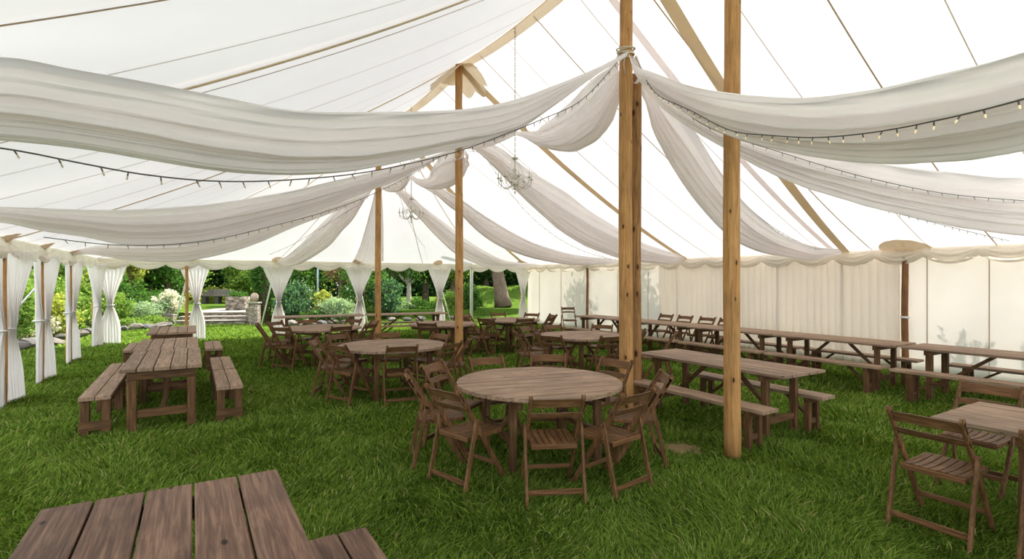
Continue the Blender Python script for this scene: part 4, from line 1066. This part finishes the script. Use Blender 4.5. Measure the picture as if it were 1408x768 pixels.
# between the farthest masts
shrub(532, 22.8, 1.5, 1.75, 'g_blue', 'blue-green shrub right of the farthest mast', leaf=.12, n=3200, z0=.1)
tree(540, 27, 3.2, 3.2, 1.5, 'g_light', 'light leafy tree right of the farthest mast', .12, TZ, .16, 4600)
tree(562, 25.5, 2.4, 2.6, 1.6, 'g_mid', 'tree with a pale straight trunk between the two farther masts', .13, 0, .14, 3600, bark='bark_l')
shrub(574, 24.2, 1.7, .95, 'g_mid', 'low green shrub at the foot of the pale trunk', leaf=.10, n=2400)
shrub(548, 24.0, 1.4, .8, 'g_silver', 'low pale shrub left of the pale trunk', leaf=.10, n=2000)
tree(585, 31, 4.6, 5.2, .6, 'g_dark', 'dark tree behind the pale trunk', .2, TZ, .2, 5600)
tree(518, 33, 5.0, 5.2, .4, 'g_mid', 'tree behind the farthest mast', .2, TZ, .2, 5200)
shrub(618, 24.5, 1.7, 1.2, 'g_light', 'light green shrub just left of the mast left of centre', leaf=.10, n=2800)
tree(622, 29, 3.0, 3.6, 1.0, 'g_light', 'light tree behind the mast left of centre', .14, TZ, .16, 4400)
shrub(644, 24.2, 1.2, 1.6, 'g_mid', 'mid-green shrub right of the mast left of centre', leaf=.11, n=2800)
# grassy bank and leaning tree
bk = MB(); P = []
for j in range(25):
    for i in range(33):
        x = lp(-3.4, 6.5, i/32); y = lp(23.0, 40, j/24); t = j/24
        e = min(1, max(0, (x+3.4)/1.2))*min(1, max(0, (6.5-x)/1.2))
        P.append((x, y, -.02+(1.35*min(1, t*2.2)**.8+.08*math.sin(x*2+y))*e*min(1, t*6)))
bk.grid(P, 33, 25); bk.build('grass_bank', M['lawn'], smooth=True, label='sunlit grassy bank rising beyond the far right curtain', cat='lawn')
Rb = np.random.default_rng(3)
lt = tree(692, 25.4, 4.6, 2.9, 2.35, 'g_light', 'leaning tree with a thick grey trunk on the grassy bank', .33, .5, .16, 5200, lean=-.55)
tree(668, 33, 3.6, 3.8, .6, 'g_mid', 'green tree left behind the leaning trunk', .2, 1.2, .16, 5200)
shrub(676, 34.5, 4.6, 2.2, 'g_dark', 'dark shrub mass behind the leaning tree, left part', leaf=.2, n=4600, z0=1.0)
shrub(716, 34.0, 4.2, 2.8, 'g_dark', 'dark shrub mass behind the leaning tree, right part', leaf=.2, n=4600, z0=1.0)
tree(735, 30, 4.2, 4.6, 1.2, 'g_mid', 'tree behind the last curtain before the closed wall', .2, .9, .2, 5200)
# tall backdrop hedges
for k, (x, y, w, l_) in enumerate(((-36, 26, 12, 'left of the garden'), (-28, 35, 12, 'behind the left bank'), (-19, 42, 12, 'behind the upper lawn on the left'), (-9, 45, 12, 'behind the upper lawn on the right'), (0, 46, 12, 'behind the grassy bank'), (9, 45, 12, 'behind the closed right wall'))):
    shrub(0, y, w, 10.5, 'g_dark', 'tall dark hedge '+l_, leaf=.55, n=16000, clumps=120, ry=3, X=x, core=.4, name='tall_hedge', cat='hedge', z0=-2.5)
# plants outside the right wall (their shadows fall on the canvas)
def sprig(s, v, h, label, n=6, seed=0, spread=.35):
    p = W(s, v); r = empty('leafy_plant', p, 0, label=label, cat='plant', group='plants outside the right wall'); R = random.Random(seed); m = MB(); lf = MB()
    for k in range(n):
        a = R.uniform(0, 2*PI); q = R.uniform(.3, 1)*spread; hh = h*R.uniform(.7, 1)
        pts = [(0, 0, 0), (q*.4*math.cos(a), q*.4*math.sin(a), hh*.5), (q*math.cos(a), q*math.sin(a), hh)]
        C = catmull([Vector(p_) for p_ in pts], 14); m.tube(C, .006, 5)
        for c in C[3:]:
            for w_ in range(3):
                b = R.uniform(0, 2*PI); L = R.uniform(.06, .11); d = Vector((math.cos(b), math.sin(b), R.uniform(.1, .7))).normalized(); e = d.cross(Vector((0, 0, 1))).normalized()*L*.3
                lf.add([c, c+d*L*.5+e, c+d*L, c+d*L*.5-e], [(0, 1, 2, 3)])
    m.build('stem', M['bark'], r); lf.build('leaf_cluster', M['g_mid'], r)
# sun is high, so plants close to the canvas throw the shadow seen on it
for k, (s_, v_, h_) in enumerate(((-.85, 7.30, 1.4), (-1.3, 7.28, 1.25), (-1.95, 7.30, 1.45), (-2.5, 7.30, 1.9), (-3.0, 7.3, 1.4))):
    sprig(s_, v_, h_, 'leafy plant outside the right wall shading the canvas, %s from the dark pole' % ordn(k), 7, 50+k)
def wtree(s, v, w, h, label):
    p = W(s, v); tree(0, p.y, w, h, .5, 'g_mid', label, .10, 0, .17, 1500, X=p.x, ry=w/2)
wtree(6.9, 8.3, 1.9, 3.2, 'slender tree outside the right wall by the double pole, seen as a dappled shadow')
wtree(9.9, 8.4, 1.9, 3.3, 'slender tree outside the far part of the right wall, seen as a dappled shadow')
# guy ropes
def guy(a, b, label, r=.014):
    m = MB(); m.tube([a, ((a[0]+b[0])/2, (a[1]+b[1])/2, (a[2]+b[2])/2-.02), b], r, 6)
    root_ = m.build('guy_rope', M['strap'], smooth=True, label=label, cat='guy rope', group='white guy ropes outside the tent')
    sk = MB(); sk.tube([(b[0], b[1], -.02), (b[0], b[1], .16)], .015, 6); sk.build('stake', M['pole_side'], root_)
for t, l_ in zip(ends_t, ('behind the curtain by the steps', 'left of the far trestle tables', 'left of the farthest mast', 'between the two farther masts', 'at the last curtain')):
    p = W(S1+.05, -V0+t+(-.05 if t > 3 else .0), 2.25); q = W(S1+1.9, -V0+t+{2.21: -.5, 4.52: -.3, 6.99: .9, 9.88: 1.4, 13.55: 1.5}[t], .05)
    guy(tuple(p), tuple(q), 'white guy rope running down outside the far end, '+l_, .022)
for s_, l_ in ((4.85, 'beyond the nearest left pole'), (6.95, 'beyond the second left pole'), (9.4, 'beyond the third left pole')):
    p = W(s_+.05, -V0-.05, 2.25); q = W(s_+.7, -V0-1.7, .05); guy(tuple(p), tuple(q), 'white guy rope running down outside the left side, '+l_, .018)
fp = MB(); fp.tube([(0, 0, 0), (0, 0, 4.5)], .045, 8); o = fp.build('garden_pole', plain('pale_blue_paint', (.45, .6, .68), .5), smooth=True, label='thin pale blue pole standing in the far border', cat='pole'); o.location = (kx(437)*24, 24, .3)
gp = MB(); gp.tube([(0, 0, 0), (0, 0, 4.5)], .06, 8); o = gp.build('garden_pole', M['strap'], smooth=True, label='thin white pole outside, right of the mast left of centre', cat='pole'); p = W(S1+1.2, -V0+11.1); o.location = (kx(647)*19.5, 19.9, 0)
# ================================================================= LIGHT AND CAMERA
w = bpy.data.worlds.new('World'); scene.world = w; w.use_nodes = True
bg = w.node_tree.nodes['Background']; bg.inputs['Color'].default_value = (.88, .94, 1.0, 1); bg.inputs['Strength'].default_value = 2.7
sd = bpy.data.lights.new('sun', 'SUN'); sd.energy = 15.0; sd.angle = math.radians(.6); sd.color = (1.0, .965, .91)
so = bpy.data.objects.new('sun', sd); col.objects.link(so)
el = math.radians(55); dv, ds = math.cos(el)*.97, math.cos(el)*.24
dirn = Vector((VX*dv+UX*ds, VY*dv+UY*ds, math.sin(el)))
so.rotation_euler = dirn.to_track_quat('Z', 'Y').to_euler(); so.location = dirn*40
cam = bpy.data.cameras.new('camera'); co = bpy.data.objects.new('camera', cam); col.objects.link(co)
cam.sensor_width = 36; cam.lens = F/1408*36; co.location = (0, 0, H); co.rotation_euler = (PI/2, 0, 0); cam.clip_end = 300
scene.camera = co
scene.view_settings.view_transform = 'Standard'; scene.view_settings.look = 'None'; scene.view_settings.gamma = 1
scene.view_settings.use_curve_mapping = False; scene.view_settings.exposure = 0.0
cy = scene.cycles; cy.max_bounces = 12; cy.diffuse_bounces = 8; cy.transmission_bounces = 8; cy.use_denoising = True
